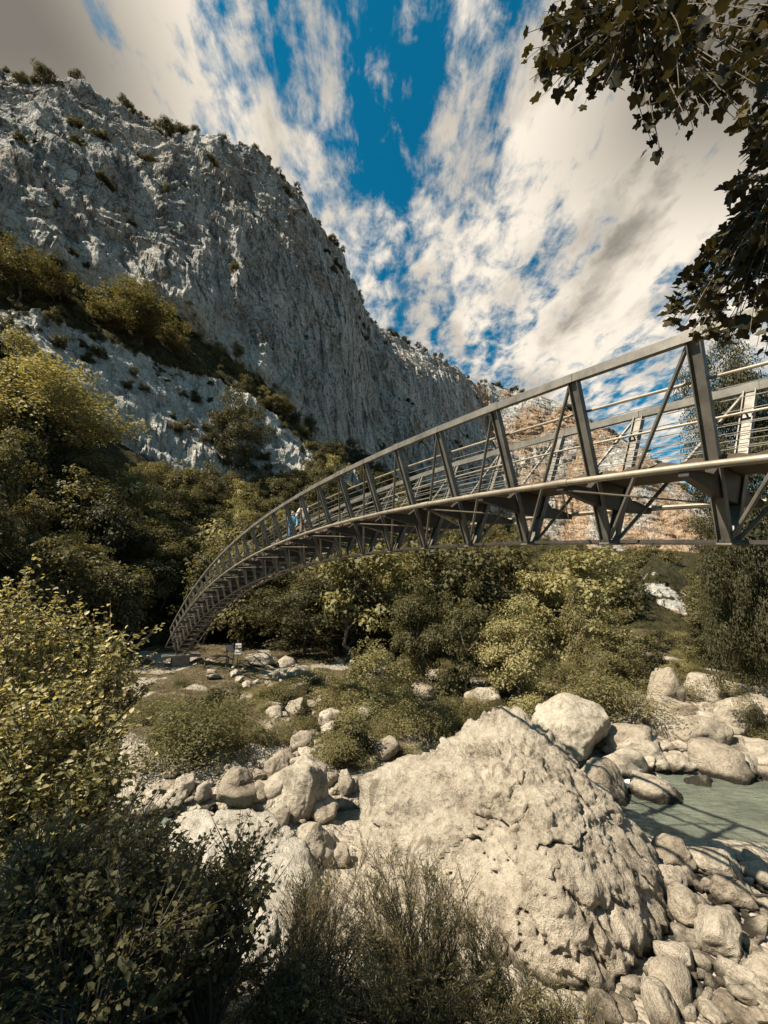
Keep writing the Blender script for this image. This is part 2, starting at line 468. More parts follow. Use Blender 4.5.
def hit(x, y):
    """first point of the land seen along a line of the survey"""
    d = ray(x, y)
    ts = np.concatenate([np.linspace(.8, 60, 1200)])
    Pp = d[None] * ts[:, None]; g = ground(Pp[:, 0], Pp[:, 1])
    k = np.argmax(Pp[:, 2] < g)
    rmax = np.interp(math.degrees(math.atan2(d[0], d[1])), az, rr[1])
    if Pp[k, 2] < g[k] and np.hypot(Pp[k, 0], Pp[k, 1]) < rmax: return np.array([Pp[k, 0], Pp[k, 1], g[k]])
    p = hit_mtn(x, y)
    return p


def land_z(x, y):
    """height of whichever sheet is on top at a plan position"""
    r = math.hypot(x, y); a = math.degrees(math.atan2(x, y)); g = float(ground(x, y)[0])
    if -90 < a < 62:
        j = int(np.clip(np.searchsorted(az, a), 0, ncl - 1)); p = PM[:, j]; rq = np.hypot(p[:, 0], p[:, 1])
        if r > rq[0]:
            k = int(np.argmax(rq >= r)); g = max(g, float(p[k, 2]))
    return g


# ------------------------------------------------------------------ ground sheet
def axis(lo, hi, step, far_lo, far_hi, n=26):
    a = np.arange(lo, hi, step)
    g1 = lo - np.geomspace(step, lo - far_lo, n)[::-1]; g2 = a[-1] + np.geomspace(step, far_hi - a[-1], n)
    return np.concatenate([g1, a, g2])


gx = axis(-30, 34, .17, -900, 900); gy = axis(-5, 50, .17, -900, 900)
GX, GY = np.meshgrid(gx, gy, indexing='ij'); gz = ground(GX.ravel(), GY.ravel())
ycg, hwg = river(GX.ravel()); dg = np.abs(GY.ravel() - ycg)
nxy = np.stack([GX.ravel(), GY.ravel(), 0 * gz], 1)
gravel = sstep(10, 2.5, dg - hwg + 3.2 * fbm(nxy * .25 + 90, 3) - np.where(GX.ravel() > 3, 4, 0) * (GY.ravel() < ycg))
gravel = np.maximum(gravel, .8 * sstep(.1, .45, fbm(nxy * .13 + 60, 3)) * (GY.ravel() > ycg) * (GY.ravel() < 47))
ii, jj = np.meshgrid(np.arange(len(gx) - 1), np.arange(len(gy) - 1), indexing='ij'); b = ii * len(gy) + jj
Fg = np.stack([b, b + len(gy), b + len(gy) + 1, b + 1], -1).reshape(-1, 4)
me = mesh_np('ground', np.stack([GX.ravel(), GY.ravel(), gz], 1), Fg, smooth=True, attr={'gravel': ('POINT', gravel)})
m_ground, nt = mat('river_bank_soil')
pos = nt.n('ShaderNodeNewGeometry').outputs['Position']
gr = nt.n('ShaderNodeAttribute', attribute_name='gravel').outputs['Fac']
v1 = nt.n('ShaderNodeTexVoronoi', {'Vector': pos, 'Scale': 4.5, 'Randomness': 1.0}); v2 = nt.n('ShaderNodeTexVoronoi', {'Vector': pos, 'Scale': 13.0, 'Randomness': 1.0})
nb = nt.noise(pos, 1.2, 6, .65)
grav = nt.mix(.5, nt.ramp(nt.n('ShaderNodeRGBToBW', {0: v1.outputs['Color']}).outputs[0], [(.1, (.20, .17, .13)), (.9, (.42, .37, .30))]), nt.ramp(nb, [(.3, (.13, .11, .08)), (.7, (.40, .355, .29))]))
soilc = nt.ramp(nb, [(.3, (.030, .024, .014)), (.5, (.075, .06, .034)), (.7, (.15, .12, .072))])
gf = nt.smooth(nt.math('ADD', gr, nt.math('MULTIPLY', nt.math('SUBTRACT', nt.noise(pos, .7, 5, .6), .5), 1.0)), .35, .6)
zpos = nt.n('ShaderNodeSeparateXYZ', {0: pos}).outputs[2]
c = nt.mix(gf, soilc, grav)
c = nt.mix(nt.smooth(nt.math('ADD', zpos, nt.math('MULTIPLY', nb, .2)), -5.72, -5.92), c, (.07, .062, .045))
hh = nt.math('ADD', nt.math('MULTIPLY', v1.outputs['Distance'], -.5), nt.math('ADD', nt.math('MULTIPLY', v2.outputs['Distance'], -.25), nt.math('MULTIPLY', nb, .3)))
bmp = nt.n('ShaderNodeBump', {'Strength': .8, 'Distance': .25, 'Height': hh})
bs = nt.n('ShaderNodeBsdfPrincipled', {'Base Color': c, 'Roughness': .95, 'Normal': bmp.outputs[0]}); bs.inputs['Specular IOR Level'].default_value = .15
out(nt, bs.outputs[0])
tag(link('ground', me, m_ground), 'gravel and soil of the river banks', 'ground', kind='structure')

# ------------------------------------------------------------------ water
wx = np.linspace(-40, 60, 420); ycw, hww = river(wx); ts = np.linspace(-1.7, 1.7, 44)
WX = np.repeat(wx[:, None], 44, 1); WY = ycw[:, None] + hww[:, None] * ts[None]
WP = np.stack([WX.ravel(), WY.ravel(), np.zeros(WX.size)], 1)
wz = WATER_Z + .03 * fbm(WP * np.array([1.2, 2.4, 1]), 3) + np.where((WX > 6) & (WX < 9.6), .05, 0).ravel() * fbm(WP * 3.5, 2)
WP[:, 2] = wz
ii, jj = np.meshgrid(np.arange(419), np.arange(43), indexing='ij'); b = ii * 44 + jj
me = mesh_np('river_water', WP, np.stack([b, b + 44, b + 45, b + 1], -1).reshape(-1, 4), smooth=True)
m_water, nt = mat('river_water')
pos = nt.n('ShaderNodeNewGeometry').outputs['Position']
sx = nt.n('ShaderNodeSeparateXYZ', {0: pos})
wn = nt.noise(nt.mapping(pos, (1.0, 2.2, 1)), 2.2, 5, .6, .6)
foam_zone = nt.math('MULTIPLY', nt.smooth(nt.math('ABSOLUTE', nt.math('SUBTRACT', sx.outputs[0], 8.9)), 1.6, .5), nt.smooth(nt.math('ABSOLUTE', nt.math('SUBTRACT', sx.outputs[1], 16.3)), 1.2, .3))
foam = nt.smooth(nt.math('ADD', nt.math('MULTIPLY', foam_zone, .42), nt.noise(nt.mapping(pos, (1, 2.4, 1)), 2.4, 7, .72, 1.2)), .68, .80)
c = nt.mix(nt.smooth(nt.noise(pos, .5, 3), .35, .65), (.095, .108, .082), (.15, .165, .128))
c = nt.mix(foam, c, (.70, .72, .68))
bmp = nt.n('ShaderNodeBump', {'Strength': .9, 'Distance': .16, 'Height': wn})
bs = nt.n('ShaderNodeBsdfPrincipled', {'Base Color': c, 'Roughness': nt.math('ADD', .07, nt.math('MULTIPLY', foam, .6)), 'IOR': 1.33, 'Normal': bmp.outputs[0]})
out(nt, bs.outputs[0])
tag(link('river_water', me, m_water), 'shallow turquoise mountain river between boulders', 'river', kind='structure')


# ------------------------------------------------------------------ materials for things
def rock_mat(name, lo, mid, hi, wet=True, stain=.7):
    m, nt = mat(name)
    tc = nt.n('ShaderNodeTexCoord').outputs['Object']; pos = nt.n('ShaderNodeNewGeometry').outputs['Position']
    oi = nt.n('ShaderNodeObjectInfo').outputs['Random']
    a = nt.noise(pos, 1.3, 7, .62, .3); bb = nt.noise(pos, 7.0, 6, .7); cc = nt.noise(pos, 28.0, 4, .7)
    f = nt.math('ADD', nt.math('MULTIPLY', a, .45), nt.math('ADD', nt.math('MULTIPLY', bb, .35), nt.math('MULTIPLY', cc, .2)))
    col_ = nt.ramp(f, [(.36, lo), (.47, mid), (.60, hi)])
    col_ = nt.mix(nt.math('MULTIPLY', nt.smooth(nt.noise(nt.mapping(pos, (1, 1, .35)), 1.7, 6, .6, 1.0), .56, .70), stain), col_, (.12, .095, .065))
    col_ = nt.mix(nt.math('MULTIPLY', nt.math('POWER', oi, 2.5), .6), col_, nt.mix(1.0, col_, (.52, .47, .42), 'MULTIPLY'))
    z = nt.n('ShaderNodeSeparateXYZ', {0: pos}).outputs[2]
    if wet:
        wf = nt.smooth(nt.math('ADD', z, nt.math('MULTIPLY', nt.math('SUBTRACT', a, .5), .5)), -5.62, -5.85)
        col_ = nt.mix(wf, col_, (.035, .03, .022))
    pit = nt.n('ShaderNodeTexVoronoi', {'Vector': nt.n('ShaderNodeVectorMath', {0: pos, 1: nt.n('ShaderNodeTexNoise', {'Vector': pos, 'Scale': 5.0, 'Detail': 3.0}).outputs['Color']}, operation='ADD').outputs[0], 'Scale': 6.5}).outputs['Distance']
    cc = nt.math('ADD', cc, nt.math('MULTIPLY', nt.smooth(pit, .0, .30), .9))
    hgt = nt.math('ADD', nt.math('MULTIPLY', a, .5), nt.math('ADD', nt.math('MULTIPLY', bb, .42), nt.math('MULTIPLY', cc, .085)))
    bmp = nt.n('ShaderNodeBump', {'Strength': 1.0, 'Distance': .23, 'Height': hgt})
    bs = nt.n('ShaderNodeBsdfPrincipled', {'Base Color': col_, 'Roughness': .93, 'Normal': bmp.outputs[0]}); bs.inputs['Specular IOR Level'].default_value = .15
    out(nt, bs.outputs[0]); return m


M = {}
M['boulder'] = rock_mat('pale_limestone', (.11, .088, .064), (.35, .303, .238), (.53, .47, .38))
M['slab'] = rock_mat('white_limestone', (.22, .19, .15), (.46, .42, .35), (.60, .56, .48), stain=.35)
M['cobble'] = rock_mat('river_cobble', (.17, .15, .12), (.30, .27, .225), (.42, .385, .33), wet=False, stain=.3)


def leaf_mat(name, stops, trans=.35, var=.5):
    m, nt = mat(name)
    tone = nt.n('ShaderNodeAttribute', attribute_name='tone').outputs['Fac']
    oi = nt.n('ShaderNodeObjectInfo').outputs['Random']
    f = nt.math('ADD', nt.math('MULTIPLY', tone, 1 - var), nt.math('MULTIPLY', oi, var))
    c = nt.ramp(f, stops)
    bs = nt.n('ShaderNodeBsdfPrincipled', {'Base Color': c, 'Roughness': .6}); bs.inputs['Specular IOR Level'].default_value = .25
    tr = nt.n('ShaderNodeBsdfTranslucent', {0: nt.mix(1.0, c, (1.25, 1.15, .6), 'MULTIPLY')})
    out(nt, nt.n('ShaderNodeMixShader', {0: trans, 1: bs.outputs[0], 2: tr.outputs[0]}).outputs[0]); return m


M['forest'] = leaf_mat('forest_leaves', [(.0, (.060, .058, .027)), (.45, (.118, .108, .050)), (.8, (.185, .160, .075)), (1., (.25, .20, .095))])
M['pale'] = leaf_mat('pale_leaves', [(.0, (.14, .13, .058)), (.5, (.25, .225, .105)), (1., (.38, .33, .17))])
M['dark'] = leaf_mat('dark_leaves', [(.0, (.040, .041, .019)), (.5, (.080, .074, .035)), (1., (.14, .12, .058))])
M['scrub'] = leaf_mat('scrub_leaves', [(.0, (.085, .082, .036)), (.5, (.16, .145, .065)), (1., (.27, .225, .11))])
M['russet'] = leaf_mat('russet_leaves', [(.0, (.085, .045, .022)), (.5, (.13, .068, .030)), (1., (.17, .10, .045))])
M['hazel'] = leaf_mat('hazel_leaves', [(.0, (.12, .115, .045)), (.45, (.27, .24, .11)), (.8, (.46, .41, .21)), (1., (.60, .54, .32))], .4, .0)
M['willow'] = leaf_mat('willow_leaves', [(.0, (.10, .09, .042)), (.5, (.19, .165, .075)), (1., (.33, .275, .14))], .3, .0)
M['maple'] = leaf_mat('maple_leaves', [(.0, (.016, .014, .005)), (.6, (.032, .027, .010)), (1., (.065, .052, .02))], .22, .0)

m, nt = mat('bark'); pos = nt.n('ShaderNodeTexCoord').outputs['Object']
bn = nt.noise(nt.mapping(pos, (1, 1, .15)), 30, 5, .6)
bs = nt.n('ShaderNodeBsdfPrincipled', {'Base Color': nt.ramp(bn, [(.3, (.05, .037, .025)), (.7, (.17, .135, .10))]), 'Roughness': .9, 'Normal': nt.n('ShaderNodeBump', {'Strength': .6, 'Distance': .02, 'Height': bn}).outputs[0]})
out(nt, bs.outputs[0]); M['bark'] = m


def plain(name, c, rough=.7):
    m, nt = mat(name); pos = nt.n('ShaderNodeTexCoord').outputs['Object']
    bn = nt.noise(pos, 12, 4, .6)
    bs = nt.n('ShaderNodeBsdfPrincipled', {'Base Color': nt.mix(bn, tuple(v * .8 for v in c), tuple(min(1, v * 1.15) for v in c)), 'Roughness': rough}); out(nt, bs.outputs[0]); return m


M['twig'] = plain('brown_twig', (.060, .046, .032), .85)


def metal_mat(name, c1, c2, rust=.3, rough=.5):
    m, nt = mat(name); pos = nt.n('ShaderNodeNewGeometry').outputs['Position']
    a = nt.noise(pos, 3.0, 6, .65); b_ = nt.noise(nt.mapping(pos, (14, 14, 3)), 1, 5, .65)
    c = nt.ramp(a, [(.35, c1), (.65, c2)])
    c = nt.mix(nt.math('MULTIPLY', nt.smooth(b_, .54, .70), rust), c, (.14, .075, .04))
    bs = nt.n('ShaderNodeBsdfPrincipled', {'Base Color': c, 'Metallic': .25, 'Roughness': nt.math('ADD', rough - .1, nt.math('MULTIPLY', b_, .25)), 'Normal': nt.n('ShaderNodeBump', {'Strength': .25, 'Distance': .01, 'Height': b_}).outputs[0]})
    out(nt, bs.outputs[0]); return m


M['steel'] = metal_mat('weathered_galvanised_steel', (.092, .084, .070), (.185, .168, .138), .45)
M['tube'] = metal_mat('pale_steel_tube', (.20, .168, .125), (.32, .275, .205), .4)
M['beam'] = metal_mat('dark_steel_beam', (.028, .023, .018), (.055, .045, .034), .4)
M['cable'] = metal_mat('steel_cable', (.25, .23, .2), (.35, .33, .29), 0, .4)
m, nt = mat('deck_boards'); pos = nt.n('ShaderNodeNewGeometry').outputs['Position']
bn = nt.noise(nt.mapping(pos, (6, 6, 6)), 1.5, 5, .7)
bs = nt.n('ShaderNodeBsdfPrincipled', {'Base Color': nt.ramp(bn, [(.3, (.035, .025, .018)), (.7, (.13, .095, .065))]), 'Roughness': .85}); out(nt, bs.outputs[0]); M['deck'] = m
m, nt = mat('concrete'); pos = nt.n('ShaderNodeNewGeometry').outputs['Position']; bn = nt.noise(pos, 3, 6, .7)
bs = nt.n('ShaderNodeBsdfPrincipled', {'Base Color': nt.ramp(bn, [(.3, (.13, .11, .09)), (.7, (.30, .27, .23))]), 'Roughness': .9, 'Normal': nt.n('ShaderNodeBump', {'Strength': .4, 'Distance': .03, 'Height': bn}).outputs[0]}); out(nt, bs.outputs[0]); M['concrete'] = m


# ------------------------------------------------------------------ footbridge
BP = dict(Ax=4.459, Ay=4.996, Az=1.515, head=-.594, Rb=82.155, th0=.145, ht=1.680, hb=.688, wt=1.047, wc=1.346)
STEP = 1.5; K0, K1 = -9, 29
TU = np.array([math.sin(BP['head']), math.cos(BP['head']), 0]); UU = np.array([math.cos(BP['head']), -math.sin(BP['head']), 0])


def bst(k):
    th = BP['th0'] - k * STEP / BP['Rb']; Rb = BP['Rb']; t0 = BP['th0']
    P = np.array([BP['Ax'], BP['Ay'], BP['Az']]) + Rb * (math.sin(t0) - math.sin(th)) * TU + np.array([0, 0, Rb * (math.cos(th) - math.cos(t0))])
    n = -math.sin(th) * TU + np.array([0, 0, math.cos(th)]); t = math.cos(th) * TU + np.array([0, 0, math.sin(th)])
    return P, n, t


def wb(k):
    kk = abs(k - 10 + 0) + 10 if k < 3 else k
    kk = 17 - k if k < 2 else k                                  # the trusses open out again towards the near end
    return .099 + .345 * (1 - math.exp(-math.log1p(math.exp(kk - 9.794)) / 6)) if k >= 2 else .10


def bpt(k, h, wv): P, n, t = bst(k); return P + n * h + UU * wv


def wpost(k, h): return wb(k) + (h + BP['hb']) / (BP['ht'] + BP['hb']) * (BP['wt'] - wb(k))


HT, HB, WT, WC = BP['ht'], BP['hb'], BP['wt'], BP['wc']
bridge = empty('footbridge', tuple(bpt(K1, -HB, 0)), 'long arched steel lattice footbridge spanning the river from right to left', 'footbridge')
hp = .075; fl = .014; dp = .055
IPROF = [(-hp, -dp), (-hp + fl, -dp), (-hp + fl, -.009), (hp - fl, -.009), (hp - fl, -dp), (hp, -dp), (hp, dp), (hp - fl, dp), (hp - fl, .009), (-hp + fl, .009), (-hp + fl, dp), (-hp, dp)]
for s in (-1, 1):
    mb = MB()
    for k in range(K0, K1):
        a, b_ = bpt(k, HT, s * WT), bpt(k + 1, HT, s * WT); d = (b_ - a) / np.linalg.norm(b_ - a)
        mb.bar(a + d * .004, b_ - d * .004, .085, .13, UU)
        if k % 2 == 0: mb.bar(a - d * .10, a + d * .10, .10, .145, UU)
    mb.build('top_rail', M['steel'], bridge)
    mb = MB()
    for k in range(K0, K1): mb.rod(bpt(k, 0, s * WC), bpt(k + 1, 0, s * WC), .045, 10)
    for k in range(K0, K1, 2): mb.rod(bpt(k - .08, 0, s * WC), bpt(k + .08, 0, s * WC), .054, 10)
    mb.build('deck_tube', M['tube'], bridge, True)
    mb = MB()
    for k in range(K0, K1):
        a, b_ = bpt(k, -HB - .03, s * wb(k)), bpt(k + 1, -HB - .03, s * wb(k + 1)); d = (b_ - a) / np.linalg.norm(b_ - a)
        mb.bar(a + d * .003, b_ - d * .003, .07, .05, UU)
    mb.build('bottom_chord', M['beam'], bridge)
    mb = MB()
    for k in range(K0, K1): mb.rod(bpt(k, 1.22, s * (wpost(k, 1.22) - .10)), bpt(k + 1, 1.22, s * (wpost(k + 1, 1.22) - .10)), .022, 8)
    for k in range(K0, K1 + 1): mb.rod(bpt(k, 1.22, s * (wpost(k, 1.22) - .10)), bpt(k, 1.20, s * (wpost(k, 1.20))), .014, 6)
    mb.build('handrail', M['tube'], bridge, True)
    for h in (.40, .53, .66, .79, .92, 1.06):
        mb = MB()
        for k in range(K0, K1): mb.rod(bpt(k, h, s * (wpost(k, h) - .065)), bpt(k + 1, h, s * (wpost(k + 1, h) - .065)), .006, 5)
        mb.build('railing_cable', M['cable'], bridge)
    for k in range(K0, K1 + 1):
        mb = MB(); mb.prism(bpt(k, -HB, s * wb(k)), bpt(k, HT - .066, s * (WT - .02)), IPROF, bst(k)[2]); mb.build('post', M['steel'], bridge)
        if k > K0:
            mb = MB(); P_, n_, t_ = bst(k)
            mb.rod(bpt(k - .05, -HB + .02, s * (wb(k) + .02)), bpt(k - 1 + .05, HT - .09, s * (WT - .03)), .028, 8)
            mb.build('diagonal_rod', M['steel'], bridge, True)
for k in range(K0, K1 + 1):
    # cross beam: deep in the middle, tapering to the two tubes
    P_, n_, t_ = bst(k); prof = []
    V = []
    for wv, top, bot in ((-WC, -.03, -.10), (-.66, .03, -.17), (-.42, .21, -.19), (.42, .21, -.19), (.66, .03, -.17), (WC, -.03, -.10)):
        for tt in (-.05, .05):
            V += [P_ + UU * wv + n_ * top + t_ * tt, P_ + UU * wv + n_ * bot + t_ * tt]
    Q = []
    for i in range(5):
        o = i * 4
        Q += [[o, o + 4, o + 5, o + 1], [o + 2, o + 3, o + 7, o + 6], [o, o + 2, o + 6, o + 4], [o + 1, o + 5, o + 7, o + 3]]
    Q += [[0, 1, 3, 2], [20, 22, 23, 21]]
    mb = MB(); mb.add(V, Q)
    for s in (-1, 1): mb.bar(bpt(k, -.02, s * (WC - .04)), bpt(k, .035, s * .68), .15, .012, t_)
    mb.build('cross_beam', M['beam'], bridge)
    mb = MB(); mb.bar(bpt(k, -HB - .06, -wb(k) - .05), bpt(k, -HB - .06, wb(k) + .05), .16, .014, t_); mb.build('bottom_tie', M['tube'], bridge)
    if k < K1:
        # deck boards sag a little between beams, their edges rippled
        mb = MB(); n2 = 24; V = []; Q = []
        for i in range(n2 + 1):
            kk = k + i / n2; z_ = .25 + .05 * abs(math.sin(math.pi * 4 * i / n2))
            for wv in (-.44, .44):
                V += [bpt(kk, z_ + .03, wv), bpt(kk, .235, wv)]
        for i in range(n2):
            o = i * 4
            Q += [[o, o + 4, o + 6, o + 2], [o + 1, o + 3, o + 7, o + 5], [o, o + 1, o + 5, o + 4], [o + 2, o + 6, o + 7, o + 3]]
        Q += [[0, 2, 3, 1], [4 * n2, 4 * n2 + 1, 4 * n2 + 3, 4 * n2 + 2]]
        mb.add(V, Q); mb.build('deck_panel', M['deck'], bridge)
        mb = MB(); a = 1 if k % 2 else -1
        mb.rod(bpt(k, -.09, -a * (WC - .05)), bpt(k + 1, -.09, a * (WC - .05)), .014, 6); mb.build('wind_brace', M['tube'], bridge)

# concrete foot under each end
for k, nm, lb in ((K1, 'bridge_abutment', 'dark concrete block carrying the far low end of the footbridge'), (K0, 'bridge_abutment', 'concrete block carrying the near end of the footbridge on the right bank')):
    c_ = bpt(k, -HB - .09, 0); gz_ = float(ground(c_[0], c_[1])[0]); e = empty(nm, (c_[0], c_[1], min(gz_, c_[2] - .5) - .3), lb, 'abutment')
    mb = MB(); zt = c_[2] - .02; zb_ = e.location[2]
    mb.box((c_[0], c_[1], (zt - .22 + zb_) / 2), (1.5, 1.1, zt - .22 - zb_), -BP['head']); mb.build('pier', M['concrete'], e)
    mb = MB(); mb.box((c_[0], c_[1], zt - .11), (3.2, 1.7, .22), -BP['head']); mb.build('bearing_slab', M['concrete'], e)


# ------------------------------------------------------------------ rocks
def ico(sub):
    bm = bmesh.new(); bmesh.ops.create_icosphere(bm, subdivisions=sub, radius=1.0)
    V = np.array([v.co[:] for v in bm.verts]); F = np.array([[v.index for v in f.verts] for f in bm.faces]); bm.free(); return V, F


ICO = {}


def get_ico(s):
    if s not in ICO: ICO[s] = ico(s)
    return ICO[s]


def softrad(D, N, H, p):
    c_ = np.clip(D @ N.T, 1e-3, None) / H[None]
    return (c_ ** p).sum(1) ** (-1 / p)


def rock_mesh(seed, sub=4, axes=(1, 1, .75), nplanes=26, p=22, rough=.10, name='rock'):
    """axes: half sizes in metres"""
    rg = np.random.RandomState(seed); D, F = get_ico(sub)
    N = rg.normal(size=(nplanes, 3)); N /= np.linalg.norm(N, axis=1)[:, None]; H = rg.uniform(.68, 1.0, nplanes)
    N = np.concatenate([N, np.eye(3), -np.eye(3)]); H = np.concatenate([H, np.full(6, .98)])
    V = D * softrad(D, N, H, p)[:, None]
    V = V + D * (rough * .75 * fbm(V * 1.5 + seed, 6, .55) + rough * .28 * facets(V * 1.8, seed * 1.3, .1))[:, None]
    V = V * np.array(axes)
    return mesh_np(name, V, F, smooth=sub <= 3)


def hull_rock(name, pts, sub, seed, amp, p=30, center=None, scale=1.0, chips=2, dents=(), mt='boulder'):
    pts = np.array(pts, float); ce = pts.mean(0) if center is None else np.array(center)
    bm = bmesh.new()
    for q in pts: bm.verts.new(q - ce)
    bmesh.ops.convex_hull(bm, input=bm.verts)
    bmesh.ops.dissolve_limit(bm, angle_limit=R(5), verts=bm.verts, edges=bm.edges)
    bm.normal_update()
    N, H = [], []
    for f in bm.faces:
        n = np.array(f.normal[:]); h = float(n @ np.array(f.calc_center_median()[:]))
        if h < 0: n, h = -n, -h
        N.append(n); H.append(max(h, .05))
    bm.free()
    # chip the hull: extra planes, each a tilted copy of a face, set just inside it
    rg = np.random.RandomState(int(seed * 10)); pc = pts - ce
    for n in list(N):
        for q in range(chips):
            m_ = n + rg.normal(size=3) * .22; m_ /= np.linalg.norm(m_)
            N.append(m_); H.append(max(float((pc @ m_).max()) * rg.uniform(.955, .995), .05))
    D, F = get_ico(sub); V = D * softrad(D, np.array(N), np.array(H), p)[:, None]
    W = V + ce
    lean = np.stack([W[:, 0] + .5 * W[:, 2], W[:, 1], W[:, 2] - .5 * W[:, 0]], 1)
    d = amp * (.40 * fbm(W * .5 * scale + seed, 2) + .62 * fbm(W * 1.3 * scale + seed + 5, 8, .62) + .34 * facets(lean * np.array([.9, .9, .7]) * scale, seed, .12) + .30 * facets(lean * np.array([2.6, 2.6, 1.9]) * scale, seed + 4, .12) - .55)
    uu = (W @ np.array([.45, -.25, .85])) * 1.3 * scale + .8 * fbm(W * .6 * scale + seed + 20, 4)
    saw = uu - np.floor(uu); mask_ = sstep(-.1, .35, fbm(W * .5 + seed + 44, 2))
    d = d + amp * mask_ * .55 * (np.minimum(saw * 1.15, (1 - saw) * 6) - .5)
    crack = np.abs(fbm(lean * np.array([.8, .8, .35]) * scale + seed + 60, 3)); d = d - amp * 1.1 * np.exp(-(crack / .022) ** 2)
    for c_, r_, dp_ in dents: d = d - dp_ * np.exp(-((W - c_) ** 2).sum(1) / r_ ** 2)
    V = V + D * d[:, None]
    o = link(name, mesh_np(name, V, F, smooth=False), M[mt], None, tuple(ce)); return o


# the great boulder in front
bigp = [at(*q) for q in ((352, 777, 11.4), (350, 806, 11.2), (354, 852, 10.6), (374, 758, 11.7), (418, 742, 12.0), (502, 694, 12.1), (490, 701, 12.4), (524, 701, 11.8), (541, 713, 11.6), (563, 738, 11.4),
                         (586, 766, 11.0), (613, 799, 10.6), (637, 829, 10.2), (655, 866, 9.6), (675, 908, 9.0), (674, 928, 8.7), (658, 962, 8.4), (646, 995, 8.1), (420, 815, 9.9), (470, 800, 9.8), (545, 800, 9.3), (600, 870, 8.5), (560, 900, 8.0),
                         (440, 900, 8.8), (380, 870, 9.8))]
bigp += [(p_[0], p_[1], -6.6) for p_ in (at(350, 850, 10.9), at(440, 930, 8.4), at(560, 960, 7.6), at(640, 1000, 7.7), at(680, 930, 9.4))]
bigp += [(7.2, 10.8, -6.6), (5.2, 13.0, -6.6), (1.0, 13.4, -6.6), (-.6, 12.6, -6.6), (3.2, 13.2, -3.6)]
bo = hull_rock('boulder', bigp, 7, 5.0, .24, 70, center=(3.1, 10.6, -5.0), dents=((at(425, 722, 12.0), 1.3, .45), (at(560, 850, 8.9), 1.5, -.35), (at(470, 850, 9.0), 1.2, .25)))
tag(bo, 'huge pale pyramid-shaped boulder standing beside the river, largest rock of all', 'boulder')

_cnt = [0]


def put_rock(px_, py_, wpx, hpx, label, group=None, seed=None, sub=4, name='boulder', depth=None, rough=.12, p=24, mt='boulder', sink=.22):
    """px_,py_: foot of the rock as surveyed; wpx,hpx: its apparent size"""
    b_ = hit(px_, py_) if depth is None else at(px_, py_, depth)
    if b_ is None: return None
    dist = b_[1] * CP + b_[2] * SP_
    a = wpx / FPX * dist / 2 * .9; c_ = hpx / FPX * dist / 2 / (1 - sink * .6) * .88
    _cnt[0] += 1; sd_ = seed if seed is not None else 100 + _cnt[0]
    rg = random.Random(sd_)
    me = rock_mesh(sd_, sub, (a * 1.05, a * rg.uniform(.8, 1.05), c_ * 1.05), 26, p, rough, name)
    o = link(name, me, M[mt], None, (b_[0], b_[1] + a * .6, b_[2] + c_ * (1 - sink * 1.6)))
    o.rotation_euler = (0, 0, 0)
    return tag(o, label, 'boulder', group)


